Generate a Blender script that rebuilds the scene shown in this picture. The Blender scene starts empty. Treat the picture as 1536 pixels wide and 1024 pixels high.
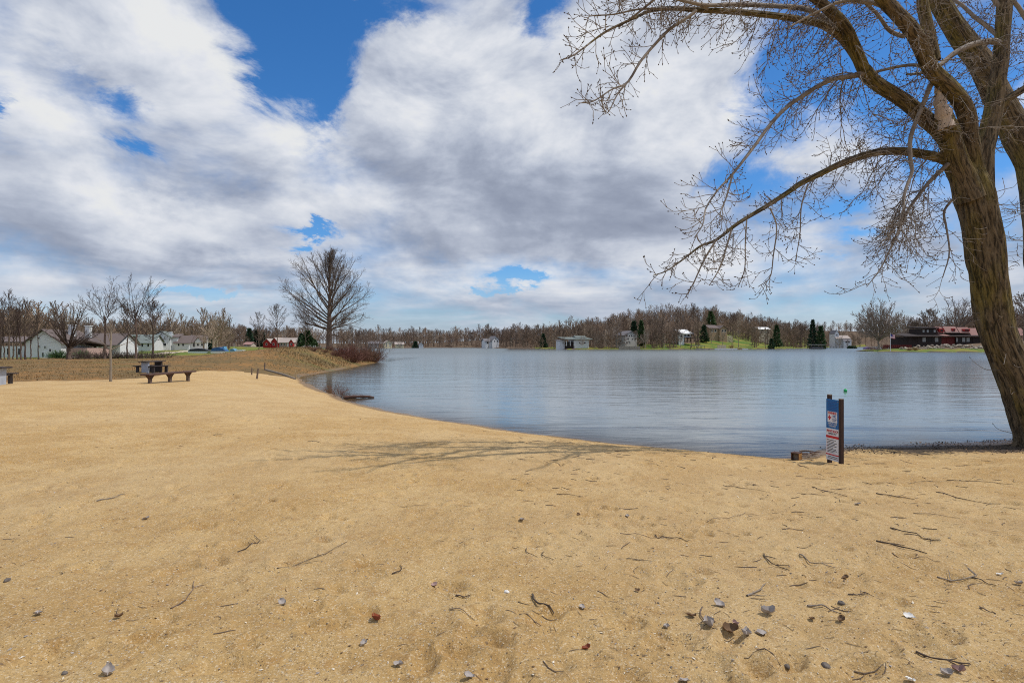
EXPO,SUNE,SKYE,CLOUDE=0.09,2.9,.112,.77
import bpy, math, random
import numpy as np
from mathutils import Vector, Matrix
rng = np.random.default_rng(7)
R = random.Random(11)
sc = bpy.context.scene
COL = sc.collection
F, CX, HY, ZC = 853.33, 768.0, 516.5, 2.8     # focal length in photo pixels, picture centre, horizon row, eye height over the water
def rad(a): return math.radians(a)
# ------------------------------------------------------------------ mesh helpers
class MB:
    """collects quads/tris and links them as ONE mesh object"""
    def __init__(s): s.V=[]; s.n=0; s.F=[]
    def add(s, V, F, mi=0):
        V=np.asarray(V,float).reshape(-1,3); F=np.asarray(F,int)
        s.F.append((F+s.n, mi)); s.V.append(V); s.n+=len(V)
    def poly(s, pts, mi=0):
        s.add(pts, [list(range(len(pts)))], mi)
    def box(s, c, size, rz=0, mi=0, M=None, taper=1.0):
        hx,hy,hz=[q/2 for q in size]; t=taper
        V=np.array([[-hx,-hy,-hz],[hx,-hy,-hz],[hx,hy,-hz],[-hx,hy,-hz],[-hx*t,-hy*t,hz],[hx*t,-hy*t,hz],[hx*t,hy*t,hz],[-hx*t,hy*t,hz]])
        if rz: V=V@np.array([[math.cos(rz),math.sin(rz),0],[-math.sin(rz),math.cos(rz),0],[0,0,1]])
        if M is not None: V=V@np.array(M.to_3x3()).T
        s.add(V+np.array(c), [[0,3,2,1],[4,5,6,7],[0,1,5,4],[1,2,6,5],[2,3,7,6],[3,0,4,7]], mi)
    def prism(s, prof, p0, p1, ax_u, ax_v, mi=0):
        """extrude the 2D profile (u,v) from p0 to p1"""
        n=len(prof); u=np.array(ax_u,float); v=np.array(ax_v,float)
        A=np.array([np.array(p0)+a*u+b*v for a,b in prof]); B=A+(np.array(p1)-np.array(p0))
        s.add(np.vstack([A,B]), [[i,(i+1)%n,(i+1)%n+n,i+n] for i in range(n)], mi)
        s.add(A,[list(range(n))[::-1]],mi); s.add(B,[list(range(n))],mi)
    def tube(s, pts, rad_, sides=6, mi=0, caps=True):
        V,Fq=tubes([(np.array(pts,float),np.array(rad_,float)*np.ones(len(pts)))],sides); s.add(V,Fq,mi)
        if caps:
            s.add(V[:sides],[list(range(sides))[::-1]],mi); s.add(V[-sides:],[list(range(sides))],mi)
    def mesh(s, name, mats, smooth=False):
        me=bpy.data.meshes.new(name)
        V=np.vstack(s.V) if s.V else np.zeros((0,3))
        me.vertices.add(len(V)); me.vertices.foreach_set('co', V.astype(np.float32).ravel())
        ls=[];st=[];tot=[];mi=[];o=0
        for Fa,m in s.F:
            k=Fa.shape[1]; n=len(Fa); ls.append(Fa.ravel()); st.append(o+np.arange(n)*k); tot.append(np.full(n,k)); mi.append(np.full(n,m)); o+=n*k
        ls=np.concatenate(ls); st=np.concatenate(st); mi=np.concatenate(mi)
        me.loops.add(len(ls)); me.loops.foreach_set('vertex_index', ls.astype(np.int32))
        me.polygons.add(len(st)); me.polygons.foreach_set('loop_start', st.astype(np.int32))
        me.polygons.foreach_set('material_index', mi.astype(np.int32))
        me.polygons.foreach_set('use_smooth', np.full(len(st), bool(smooth)))
        for m in (mats if isinstance(mats,(list,tuple)) else [mats]): me.materials.append(m)
        me.update(calc_edges=True); me.validate()
        return me
    def build(s, name, mats, parent=None, smooth=False, loc=(0,0,0), rz=0):
        o=bpy.data.objects.new(name, s.mesh(name, mats, smooth)); COL.objects.link(o)
        o.location=loc; o.rotation_euler=(0,0,rz)
        if parent is not None: o.parent=parent
        return o
def tubes(polys, sides):
    """many tapered tubes at once: [(pts Nx3, radii N)] -> verts, quads"""
    groups={}
    for p,r in polys: groups.setdefault(len(p),[]).append((p,r))
    Vs=[];Fs=[];o=0
    ang=np.arange(sides)*2*np.pi/sides; ca,sa=np.cos(ang),np.sin(ang)
    for N,L in groups.items():
        P=np.array([a for a,_ in L]); Rr=np.array([b for _,b in L]); n=len(L)
        T=np.gradient(P,axis=1); T/=np.linalg.norm(T,axis=2,keepdims=True)+1e-9
        m=P[:,-1]-P[:,0]; m/=np.linalg.norm(m,axis=1,keepdims=True)+1e-9
        a=np.where(np.abs(m[:,1:2])>.8, np.array([[1.,0,0]]), np.array([[0,1.,0]]))
        ref=np.cross(m,a); ref/=np.linalg.norm(ref,axis=1,keepdims=True)+1e-9
        ref=ref[:,None,:]; n1=ref-(ref*T).sum(2,keepdims=True)*T; n1/=np.linalg.norm(n1,axis=2,keepdims=True)+1e-9
        n2=np.cross(T,n1)
        V=P[:,:,None,:]+Rr[:,:,None,None]*(n1[:,:,None,:]*ca[None,None,:,None]+n2[:,:,None,:]*sa[None,None,:,None])
        i=np.arange(n)[:,None,None]*N*sides; j=np.arange(N-1)[None,:,None]*sides; k=np.arange(sides)[None,None,:]; k2=(k+1)%sides
        Q=np.stack([i+j+k,i+j+k2,i+j+sides+k2,i+j+sides+k],-1).reshape(-1,4)
        Vs.append(V.reshape(-1,3)); Fs.append(Q+o); o+=n*N*sides
    return np.vstack(Vs), np.vstack(Fs)
def tag(o,label=None,cat=None,group=None,kind=None):
    for k,v in (('label',label),('category',cat),('group',group),('kind',kind)):
        if v: o[k]=v
    return o
def thing(name,label,cat,loc=(0,0,0),rz=0,group=None):
    o=bpy.data.objects.new(name,None); COL.objects.link(o); o.empty_display_size=.2
    o.location=loc; o.rotation_euler=(0,0,rz); return tag(o,label,cat,group)
def clone(o,parent=None):
    c=o.copy(); COL.objects.link(c)
    if parent is not None: c.parent=parent
    for ch in [x for x in o.children]: clone(ch,c)
    return c
ORD=['first','second','third','fourth','fifth','sixth','seventh','eighth','ninth','tenth','eleventh','twelfth','thirteenth','fourteenth','fifteenth','sixteenth','seventeenth','eighteenth','nineteenth','twentieth']
def ordinal(i):
    if i<20: return ORD[i]
    t={2:'twenty',3:'thirty',4:'forty',5:'fifty',6:'sixty'}[(i+1)//10]; u=(i+1)%10
    return t+'-'+ORD[u-1] if u else {'twenty':'twentieth','thirty':'thirtieth','forty':'fortieth','fifty':'fiftieth','sixty':'sixtieth'}[t]
# ------------------------------------------------------------------ numpy noise
_perm=rng.random((256,256))
def vnoise(x,y,seed=0):
    x=np.asarray(x,float)+seed*17.3; y=np.asarray(y,float)+seed*9.1
    xi=np.floor(x).astype(int); yi=np.floor(y).astype(int); fx=x-xi; fy=y-yi
    fx=fx*fx*(3-2*fx); fy=fy*fy*(3-2*fy)
    g=lambda a,b:_perm[a&255,b&255]
    return (g(xi,yi)*(1-fx)+g(xi+1,yi)*fx)*(1-fy)+(g(xi,yi+1)*(1-fx)+g(xi+1,yi+1)*fx)*fy
def fbm(x,y,oct=4,seed=0,rough=.5):
    s=0;a=1;t=0
    for k in range(oct): s=s+a*vnoise(x*2**k,y*2**k,seed+k); t+=a; a*=rough
    return s/t
def sstep(a,b,x):
    t=np.clip((x-a)/(b-a),0,1); return t*t*(3-2*t)
# ------------------------------------------------------------------ node helpers
def mat(name):
    m=bpy.data.materials.new(name); m.use_nodes=True; nt=m.node_tree
    return m,nt,nt.nodes['Principled BSDF']
class NT:
    def __init__(s,nt): s.nt=nt
    def node(s,t,**kw):
        n=s.nt.nodes.new(t)
        for k,v in kw.items(): setattr(n,k,v)
        return n
    def setin(s,n,i,v):
        if hasattr(v,'is_linked') or isinstance(v,bpy.types.NodeSocket): s.nt.links.new(v,n.inputs[i])
        elif v is not None: n.inputs[i].default_value=v
    def m(s,op,a,b=None,c=None,clamp=False):
        n=s.node('ShaderNodeMath',operation=op,use_clamp=clamp)
        for i,v in enumerate((a,b,c)): s.setin(n,i,v)
        return n.outputs[0]
    def vm(s,op,a,b=None,scale=None):
        n=s.node('ShaderNodeVectorMath',operation=op); s.setin(n,0,a); s.setin(n,1,b)
        if scale is not None: s.setin(n,3,scale)
        return n.outputs[0]
    def ss(s,x,a,b):
        n=s.node('ShaderNodeMapRange',interpolation_type='SMOOTHSTEP'); s.setin(n,0,x); s.setin(n,1,a); s.setin(n,2,b); return n.outputs[0]
    def lin(s,x,a,b,c,d):
        n=s.node('ShaderNodeMapRange'); s.setin(n,0,x)
        for i,v in enumerate((a,b,c,d)): s.setin(n,i+1,v)
        return n.outputs[0]
    def mix(s,f,a,b,bt='MIX'):
        n=s.node('ShaderNodeMix',data_type='RGBA',blend_type=bt)
        s.setin(n,0,f); s.setin(n,6,a if not isinstance(a,tuple) else (*a,1)); s.setin(n,7,b if not isinstance(b,tuple) else (*b,1)); return n.outputs[2]
    def noise(s,vec,scale,detail=4,rough=.5,dist=0,dim='3D',col=False):
        n=s.node('ShaderNodeTexNoise',noise_dimensions=dim); s.setin(n,'Vector',vec)
        n.inputs['Scale'].default_value=scale; n.inputs['Detail'].default_value=detail; n.inputs['Roughness'].default_value=rough; n.inputs['Distortion'].default_value=dist
        return n.outputs['Color' if col else 'Fac']
    def vor(s,vec,scale,feat='F1',out='Distance'):
        n=s.node('ShaderNodeTexVoronoi',feature=feat); s.setin(n,'Vector',vec); n.inputs['Scale'].default_value=scale; return n.outputs[out]
    def attr(s,name,out='Fac'): return s.node('ShaderNodeAttribute',attribute_name=name).outputs[out]
    def pos(s): return s.node('ShaderNodeNewGeometry').outputs['Position']
    def obj(s): return s.node('ShaderNodeTexCoord').outputs['Object']
    def mapping(s,v,scale): return s.vm('MULTIPLY',v,scale)
    def bump(s,h,strength=.3,dist=.05,normal=None):
        n=s.node('ShaderNodeBump'); n.inputs['Strength'].default_value=strength; n.inputs['Distance'].default_value=dist; s.setin(n,'Height',h)
        if normal is not None: s.setin(n,'Normal',normal)
        return n.outputs[0]
def M2(name,c1,c2,scale=8,rough=.85,stretch=(1,1,1),bump=.15,bd=.01,spec=.3,detail=5,rand=0):
    """procedural two-tone material with relief"""
    m,nt,b=mat(name); N=NT(nt); v=N.mapping(N.obj(),stretch)
    f=N.noise(v,scale,detail,.6); col=N.mix(N.ss(f,.3,.7),c1,c2)
    if rand:
        oi=N.node('ShaderNodeObjectInfo').outputs['Random']
        hsv=N.node('ShaderNodeHueSaturation'); N.setin(hsv,'Value',N.lin(oi,0,1,1-rand,1+rand)); N.setin(hsv,'Hue',N.lin(N.m('FRACT',N.m('MULTIPLY',oi,7.3)),0,1,.485,.515)); N.setin(hsv,'Color',col); col=hsv.outputs[0]
    nt.links.new(col,b.inputs['Base Color']); b.inputs['Roughness'].default_value=rough; b.inputs['Specular IOR Level'].default_value=spec
    if bump: nt.links.new(N.bump(f,bump,bd),b.inputs['Normal'])
    return m
# ------------------------------------------------------------------ camera
cam=bpy.data.cameras.new('camera'); co=bpy.data.objects.new('camera',cam); COL.objects.link(co)
cam.sensor_width=36; cam.lens=20.0; cam.shift_y=(HY-512)/1536; cam.clip_end=6000; cam.clip_start=.05
co.location=(0,0,ZC); co.rotation_euler=(rad(90),0,0); sc.camera=co
sc.view_settings.view_transform='Standard'; sc.view_settings.look='None'; sc.view_settings.gamma=1; sc.view_settings.exposure=EXPO
sc.render.resolution_x=1024; sc.render.resolution_y=682
sc.cycles.use_denoising=False; sc.cycles.filter_width=1.05; sc.cycles.max_bounces=6; sc.cycles.transparent_max_bounces=4
# ------------------------------------------------------------------ lake outline and terrain
near=[(455,570),(463,576),(475,582),(492,588),(505,593),(515,598),(535,605),(560,611),(600,620),(640,627),(700,636),(760,645),(830,654),(900,663),(1000,672),(1100,681),(1160,687),(1188,687),(1208,682),(1240,672.5),(1290,668.5),(1400,665),(1536,660)]
def w0(px,py): Y=F*ZC/(py-HY); return ((px-CX)/F*Y,Y)
lake=[w0(*p) for p in near]+[(26,19),(45,24),(80,45),(115,100),(140,170),(190,205.5),(178,206.5),(150,208),(141,211),(137.5,216),(139,226),(146,242),(170,262),(260,380),(420,600),(430,680),(300,520),(262,478),(186,367),(129,331),(83,308),(30,318),(14,367),(-38,478),(-60,478),(-106,434),(-134,432),(-150,425),(-125,390),(-75,230),(-48,150),(-33,112),(-26,101),(-21.3,91)]+[w0(*p) for p in [(563,544),(545,547),(523,551.6),(495,557),(480,560),(462,562.5),(450,565)]]
lake=np.array(lake)
def sdist(x,y):
    """signed distance to the shore, positive on land"""
    x=np.asarray(x,float); y=np.asarray(y,float); sh=x.shape; x=x.ravel(); y=y.ravel()
    best=np.full(x.shape,1e18); inside=np.zeros(x.shape,bool); n=len(lake)
    for i in range(n):
        ax,ay=lake[i]; bx,by=lake[(i+1)%n]; dx,dy=bx-ax,by-ay
        t=np.clip(((x-ax)*dx+(y-ay)*dy)/(dx*dx+dy*dy),0,1)
        d=(x-ax-t*dx)**2+(y-ay-t*dy)**2; np.minimum(best,d,out=best)
        c=((ay>y)!=(by>y)); 
        if abs(dy)>1e-9: inside^=c&(x<(dx)*(y-ay)/dy+ax)
    d=np.sqrt(best); return np.where(inside,-d,d).reshape(sh)
# rise of the hills behind the shore, along the view azimuth
HP=np.array([-400,0,150,300,420,505,600,660,720,780,850,900,950,1010,1060,1120,1180,1250,1300,1350,1400,1480,1600,2000.])
HV=np.array([9,9,8,6,4,3,3,4,6.5,7,8,11,15.5,22,26,25,22,21,20,18,16,15,14,14.])
# sand/grass line: photo column -> ground distance
SP=np.array([-2000,-300,0,60,120,180,220,260,300,350,400,425,445,452,460.])
SY=np.array([20,22,26.5,27.5,28.5,30,32,34.5,37,39.5,41,42,44,47,50.])
def detail_init():
    global DT,DX0,DY0,DS
    DS=.025; DX0,DY0=-17,0; nx,ny=int(34/DS),int(24/DS)
    gx,gy=np.meshgrid(DX0+np.arange(nx)*DS,DY0+np.arange(ny)*DS)
    DT=(fbm(gx*.7,gy*.9,4,3)-.5)*.075+(fbm(gx*4.5,gy*4.5,3,5)-.5)*.042+(fbm(gx*13,gy*13,2,8)-.5)*.018
    for k in range(2600):
        x=rng.uniform(-16.5,16.5); y=rng.uniform(1.2,23) if k>500 else rng.uniform(1.5,7)
        a=rng.uniform(.05,.13); b=a*rng.uniform(.5,1); dp=rng.uniform(.008,.034)*(1.6 if rng.random()<.3 else 1); th=rng.uniform(0,np.pi)
        i0=int((x-.45-DX0)/DS); j0=int((y-.45-DY0)/DS); i1=i0+int(.9/DS); j1=j0+int(.9/DS)
        if i0<0 or j0<0 or i1>nx or j1>ny: continue
        X=gx[j0:j1,i0:i1]-x; Y=gy[j0:j1,i0:i1]-y; w_=(DT[j0:j1,i0:i1]*9); u=(X*np.cos(th)+Y*np.sin(th))/a+w_; v=(-X*np.sin(th)+Y*np.cos(th))/b-w_*.7
        q=u*u+v*v; DT[j0:j1,i0:i1]+=dp*(-np.exp(-q)+.42*np.exp(-(np.sqrt(q)-1.5)**2*3.5))
detail_init()
def footprints():
    # deeper scuffs and prints close to the camera
    for px,py in [(1161,995),(1130,1000),(1190,985),(1096,950),(690,975),(640,985),(455,908),(300,780),(360,805),(590,795),(260,850),(480,940),(820,920),(870,985),(740,1010),(1240,860),(1010,960),(940,930),(545,840),(150,900),(220,960),(60,990),(330,1000),(1330,960),(1290,1000),(1420,940),(680,870),(1490,1000),(410,720),(520,730),(620,700),(900,740),(1060,760)]:
        y=F*1.8/(py-HY); x=(px-CX)/F*y; a=rng.uniform(.07,.12); th=rng.normal(.5,.5); dp=rng.uniform(.030,.055)
        n=int(.9/DS); i0=int((x-.45-DX0)/DS); j0=int((y-.45-DY0)/DS)
        if i0<0 or j0<0 or i0+n>DT.shape[1] or j0+n>DT.shape[0]: continue
        gx,gy=np.meshgrid(DX0+(i0+np.arange(n))*DS-x,DY0+(j0+np.arange(n))*DS-y); wv=(fbm(gx*9+px,gy*9,3,51)-.5)*1.3
        u=(gx*np.cos(th)+gy*np.sin(th))/(a*1.45)+wv; v=(-gx*np.sin(th)+gy*np.cos(th))/(a*.75)-wv*.6; q=u*u+v*v
        DT[j0:j0+n,i0:i0+n]+=dp*(-np.exp(-q**1.5)+.45*np.exp(-(np.sqrt(q)-1.45)**2*5))
footprints()
def height(x,y,detail=True):
    x=np.asarray(x,float); y=np.asarray(y,float); s=sdist(x,y); r=np.hypot(x,y); s=s+((fbm(x*.55,y*.55,3,41)-.5)*.55+(fbm(x*2.6,y*2.6,2,43)-.5)*.16)*(r<90)*np.exp(-(s/3.)**2)
    px=CX+F*x/np.maximum(y,1); px=np.where(y<5,np.where(x<0,-400,2000),px)
    left=(x<-10)&(y>0)
    P=1.15+(np.interp(y,[0,35,70,100,170,230,320,450],[1.15,1.15,.80,.45,.55,1.15,1.2,1.2])-1.15)*np.where(x<-8,1,0)*(r<450)
    farshore=sstep(120,200,r)*np.where((x<-40)&(y<330),0,1)
    P=P*(1-farshore)+.75*farshore
    L=7-4.5*sstep(45,75,r)
    z=P*(1-np.exp(-np.maximum(s,0)/L))
    z=z*(1-(.68*sstep(7.6,10.5,x)*sstep(5.0,1.2,s))*(r<40))
    z=z+1.6*np.exp(-((x+28)/10)**2-((y-76)/20)**2)*sstep(0,7,s)+.35*np.exp(-((x+24)/5)**2-((y-62)/9)**2)*sstep(0,5,s)
    hill=np.interp(px,HP,HV)
    st=np.where(px<505,sstep(320,560,r),sstep(4,120,s)*sstep(230,300,r))
    z=z+hill*st*np.where(s>0,1,0)
    z=z+(fbm(x*.05,y*.05,3,2)-.5)*.5*sstep(2,20,s)*sstep(40,80,r)+(fbm(x*.3,y*.3,3,4)-.5)*.14*sstep(1,5,s)
    z=np.where(s<0,-.02-np.minimum(-s*.12,2.5),z)
    if detail:
        i=(x-DX0)/DS; j=(y-DY0)/DS; ok=(i>1)&(j>1)&(i<DT.shape[1]-3)&(j<DT.shape[0]-3)
        ii=np.clip(i,1,DT.shape[1]-3); jj=np.clip(j,1,DT.shape[0]-3); a=ii.astype(int); b=jj.astype(int); fx=ii-a; fy=jj-b
        d=(DT[b,a]*(1-fx)+DT[b,a+1]*fx)*(1-fy)+(DT[b+1,a]*(1-fx)+DT[b+1,a+1]*fx)*fy
        edge=np.clip(np.minimum(np.minimum(i,DT.shape[1]-i),np.minimum(j,DT.shape[0]-j))/60,0,1)
        z=z+np.where(ok,d*edge,0)*np.clip(s/1.2,0.0,1)*np.clip((r-.5)/1,0,1)
    return z
def hz(x,y): return float(height(np.array([x]),np.array([y]))[0])
def on_ground(px,py,y0=1.5,y1=600):
    """where the line of sight through a photo pixel meets the ground"""
    Y=np.exp(np.linspace(math.log(y0),math.log(y1),1500)); X=(px-CX)/F*Y; Zr=ZC-(py-HY)/F*Y
    d=Zr-height(X,Y); k=np.argmax(d<0)
    t=d[k-1]/(d[k-1]-d[k]) if k>0 else 0; y=Y[k-1]+(Y[k]-Y[k-1])*t; x=(px-CX)/F*y
    return np.array([x,y,hz(x,y)])
def base(px,D): x=(px-CX)/F*D; return np.array([x,D,hz(x,D)])
def P3(px,py,D): return np.array([(px-CX)/F*D,D,ZC-(py-HY)/F*D])
SPIX=[(0,572.5),(60,571),(120,569.5),(180,567.5),(220,565.5),(260,560.5),(300,556.5),(350,555.3),(400,556.6),(425,561),(445,566.5),(452,568.5)]
def ground_sheet():
    global SP,SY
    SP=np.array([-2000,-300]+[p[0] for p in SPIX]); SY=np.array([20,23]+[on_ground(a,b,12,60)[1] for a,b in SPIX])
    ang=np.concatenate([np.linspace(-55,55,860),np.linspace(55,305,100)[1:-1]]); A=np.radians(ang)
    rr=[.35]
    while rr[-1]<26: rr.append(rr[-1]+max(.016,rr[-1]*.0055))
    while rr[-1]<130: rr.append(rr[-1]*1.016)
    while rr[-1]<1800: rr.append(rr[-1]*1.022)
    rr=np.array(rr); nA,nR=len(A),len(rr)
    X=(rr[:,None]*np.sin(A)[None]); Y=(rr[:,None]*np.cos(A)[None]); Z=height(X,Y)
    s=sdist(X,Y); r=np.hypot(X,Y); px=np.where(Y>1,CX+F*X/np.maximum(Y,1),np.where(X<0,-2000,3000))
    V=np.stack([X,Y,Z],-1).reshape(-1,3)
    nz=(fbm(X*.25,Y*.25,4,11)-.5)
    line=np.interp(px,SP,SY); sand=sstep(-.8,.8,(line-Y)+nz*5)
    sand=np.where((px>460)&(r<75)&(X>-17),1,sand); sand=np.where(Y<0,1,sand)
    sand=np.where((X<-14)&(Y>46),0,sand)
    # dark soil and rotted leaves along the bank under the big tree
    dark=sstep(8.6,10.5,X)*sstep(2.4,.5,np.abs(s-.5)+nz*2.2-.5*sstep(11,15,X))*(Y<30)
    lawn=np.zeros_like(X)
    lawn=np.maximum(lawn,sstep(128,132,X)*sstep(16.5,14.5,s)*(Y<235)*(Y>200)*(s>0))
    def patch(p0,p1,s0,s1,a=1.):
        return a*sstep(p0-3,p0+3,px+nz*14)*sstep(p1+3,p1-3,px+nz*14)*sstep(s0-2,s0+2,s+nz*8)*sstep(s1+3,s1-3,s+nz*8)*(r>240)
    for q in [(800,860,0,22,1),(862,950,0,22,.75),(955,1060,0,30,.8),(1048,1124,4,62,1.0),(1118,1218,0,60,1.0),(1240,1300,0,20,.8)]: lawn=np.maximum(lawn,patch(*q))
    left=(px<505)&(Y>90)
    lawn=np.maximum(lawn,np.where(left,sstep(118,126,Y)*sstep(330,300,Y)*sstep(235,260,px+nz*20)*.95,0))
    lawn=np.maximum(lawn,np.where((px<250)&(Y>86),sstep(86,92,Y)*sstep(260,220,Y)*.6,0))
    dry=np.where((r<130)&(sand<1),1-sand,0)*sstep(2.,.0,lawn); dry=np.where((px<505)&(Y>30)&(Y<125),np.maximum(dry,1-lawn-sand),dry)
    wet=sstep(.95,.2,s+nz*.8)*(r<70)
    bank=sstep(1.6,.3,s)*(r>150)
    i=np.arange(nR-1)[:,None]; k=np.arange(nA)[None]; k2=(k+1)%nA
    Q=np.stack([i*nA+k,i*nA+k2,(i+1)*nA+k2,(i+1)*nA+k],-1).reshape(-1,4)
    cs=np.clip(sand,0,1).ravel()[Q].mean(1); rq=r.ravel()[Q].mean(1)
    beach=(cs>.5)&(rq<75); hillm=(rq>235)
    A6=dict(sand=sand,lawn=lawn,dry=np.clip(dry,0,1),dark=dark,wet=wet,bank=bank)
    for nm,msk in (('beach',beach),('hills',hillm),('ground',~beach&~hillm)):
        q=Q[msk]; u,inv=np.unique(q,return_inverse=True); mb=MB(); mb.add(V[u],inv.reshape(-1,4))
        o=mb.build(nm,MAT_GROUND,smooth=True); tag(o,kind='structure')
        for k_,a_ in A6.items():
            at=o.data.attributes.new(k_,'FLOAT','POINT'); at.data.foreach_set('value',a_.ravel()[u].astype(np.float32))
# ------------------------------------------------------------------ ground, water, sky
def make_ground_mat():
    m,nt,b=mat('ground_cover'); N=NT(nt); p=N.pos()
    n1=N.noise(p,.9,6,.6); n2=N.noise(p,7,5,.65); n3=N.noise(p,38,5,.78); n4=N.noise(p,190,2,.8)
    sand=N.mix(N.ss(n1,.38,.62),(.465,.288,.103),(.555,.372,.156))
    sand=N.mix(N.m('MULTIPLY',N.ss(n2,.5,.68),.6),sand,(.37,.20,.062))
    sand=N.mix(N.m('MULTIPLY',N.ss(n3,.53,.66),.62),sand,(.30,.205,.11))
    sand=N.mix(N.m('MULTIPLY',N.ss(n3,.46,.34),.6),sand,(.74,.60,.40))
    sand=N.mix(N.m('MULTIPLY',N.ss(n4,.6,.72),.5),sand,(.17,.125,.085))
    v=N.vor(p,75,out='Color'); sp=N.node('ShaderNodeSeparateColor'); N.setin(sp,0,v); d=N.vor(p,75)
    chip=N.m('MULTIPLY',N.ss(d,.36,.26),N.m('MULTIPLY',N.m('GREATER_THAN',sp.outputs[0],.90),N.ss(n2,.42,.5)))
    sand=N.mix(N.m('MULTIPLY',chip,.8),sand,N.mix(N.m('GREATER_THAN',sp.outputs[1],.45),(.12,.085,.065),(.78,.74,.66)))
    v2=N.vor(p,26,out='Color'); sp2=N.node('ShaderNodeSeparateColor'); N.setin(sp2,0,v2); d2=N.vor(p,26)
    chip2=N.m('MULTIPLY',N.ss(d2,.30,.2),N.m('GREATER_THAN',sp2.outputs[0],.94))
    sand=N.mix(N.m('MULTIPLY',chip2,.75),sand,N.mix(N.m('GREATER_THAN',sp2.outputs[1],.3),(.42,.37,.33),(.16,.11,.08)))
    v3=N.vor(p,120,out='Color'); sp3=N.node('ShaderNodeSeparateColor'); N.setin(sp3,0,v3)
    sand=N.mix(N.m('MULTIPLY',N.m('GREATER_THAN',sp3.outputs[0],.85),.5),sand,N.mix(N.m('GREATER_THAN',sp3.outputs[1],.42),(.19,.13,.075),(.78,.66,.47)))
    sand=N.mix(N.m('MULTIPLY',N.ss(N.noise(p,.13,4,.6),.42,.62),.3),sand,(.56,.42,.24))
    sand=N.mix(N.m('MULTIPLY',N.ss(N.attr('wet'),.1,.7),.8),sand,(.18,.105,.045))
    g1=N.noise(p,.22,4,.6); g2=N.noise(p,2.6,6,.7)
    dry=N.mix(N.ss(g1,.36,.62),(.180,.118,.045),(.30,.155,.050)); dry=N.mix(N.ss(g2,.4,.66),dry,(.120,.090,.042)); dry=N.mix(N.m('MULTIPLY',N.ss(N.noise(N.mapping(p,(.6,1.6,1)),.16,3,.5),.56,.66),.5),dry,(.12,.125,.028))
    dry=N.mix(N.m('MULTIPLY',N.ss(g2,.6,.75),.5),dry,(.25,.19,.10))
    lawn=N.mix(N.ss(N.noise(p,.12,5,.65),.38,.62),(.075,.150,.020),(.230,.200,.036)); lawn=N.mix(N.m('MULTIPLY',N.ss(N.noise(p,.5,4,.6),.5,.7),.6),lawn,(.05,.085,.02))
    lit=N.mix(N.ss(N.noise(p,.06,5,.6),.35,.65),(.115,.078,.052),(.155,.110,.070)); lit=N.mix(N.m('MULTIPLY',N.ss(N.noise(p,.7,4,.7),.5,.7),.7),lit,(.075,.055,.040))
    e=N.m('MULTIPLY',N.m('SUBTRACT',g2,.5),.5)
    def thr(a): return N.ss(N.m('ADD',N.attr(a),e),.35,.65)
    col=N.mix(thr('dry'),lit,dry); col=N.mix(thr('lawn'),col,lawn); col=N.mix(thr('bank'),col,(.085,.062,.045)); col=N.mix(thr('sand'),col,sand)
    dk=N.ss(N.m('ADD',N.attr('dark'),N.m('MULTIPLY',N.m('SUBTRACT',n2,.5),1.6)),.35,.75); col=N.mix(N.m('MULTIPLY',dk,.93),col,N.mix(N.ss(n3,.4,.65),(.020,.015,.012),(.075,.055,.042)))
    nt.links.new(col,b.inputs['Base Color'])
    nt.links.new(N.lin(N.attr('wet'),0,1,.95,.35),b.inputs['Roughness']); b.inputs['Specular IOR Level'].default_value=.25
    h=N.m('ADD',N.m('ADD',N.m('MULTIPLY',n2,.5),N.m('MULTIPLY',n3,.22)),N.m('ADD',N.m('MULTIPLY',n4,.09),N.m('MULTIPLY',N.m('ADD',chip,chip2),.06)))
    nt.links.new(N.bump(h,1.0,.07),b.inputs['Normal'])
    return m
MAT_GROUND=make_ground_mat()
ground_sheet()
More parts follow.
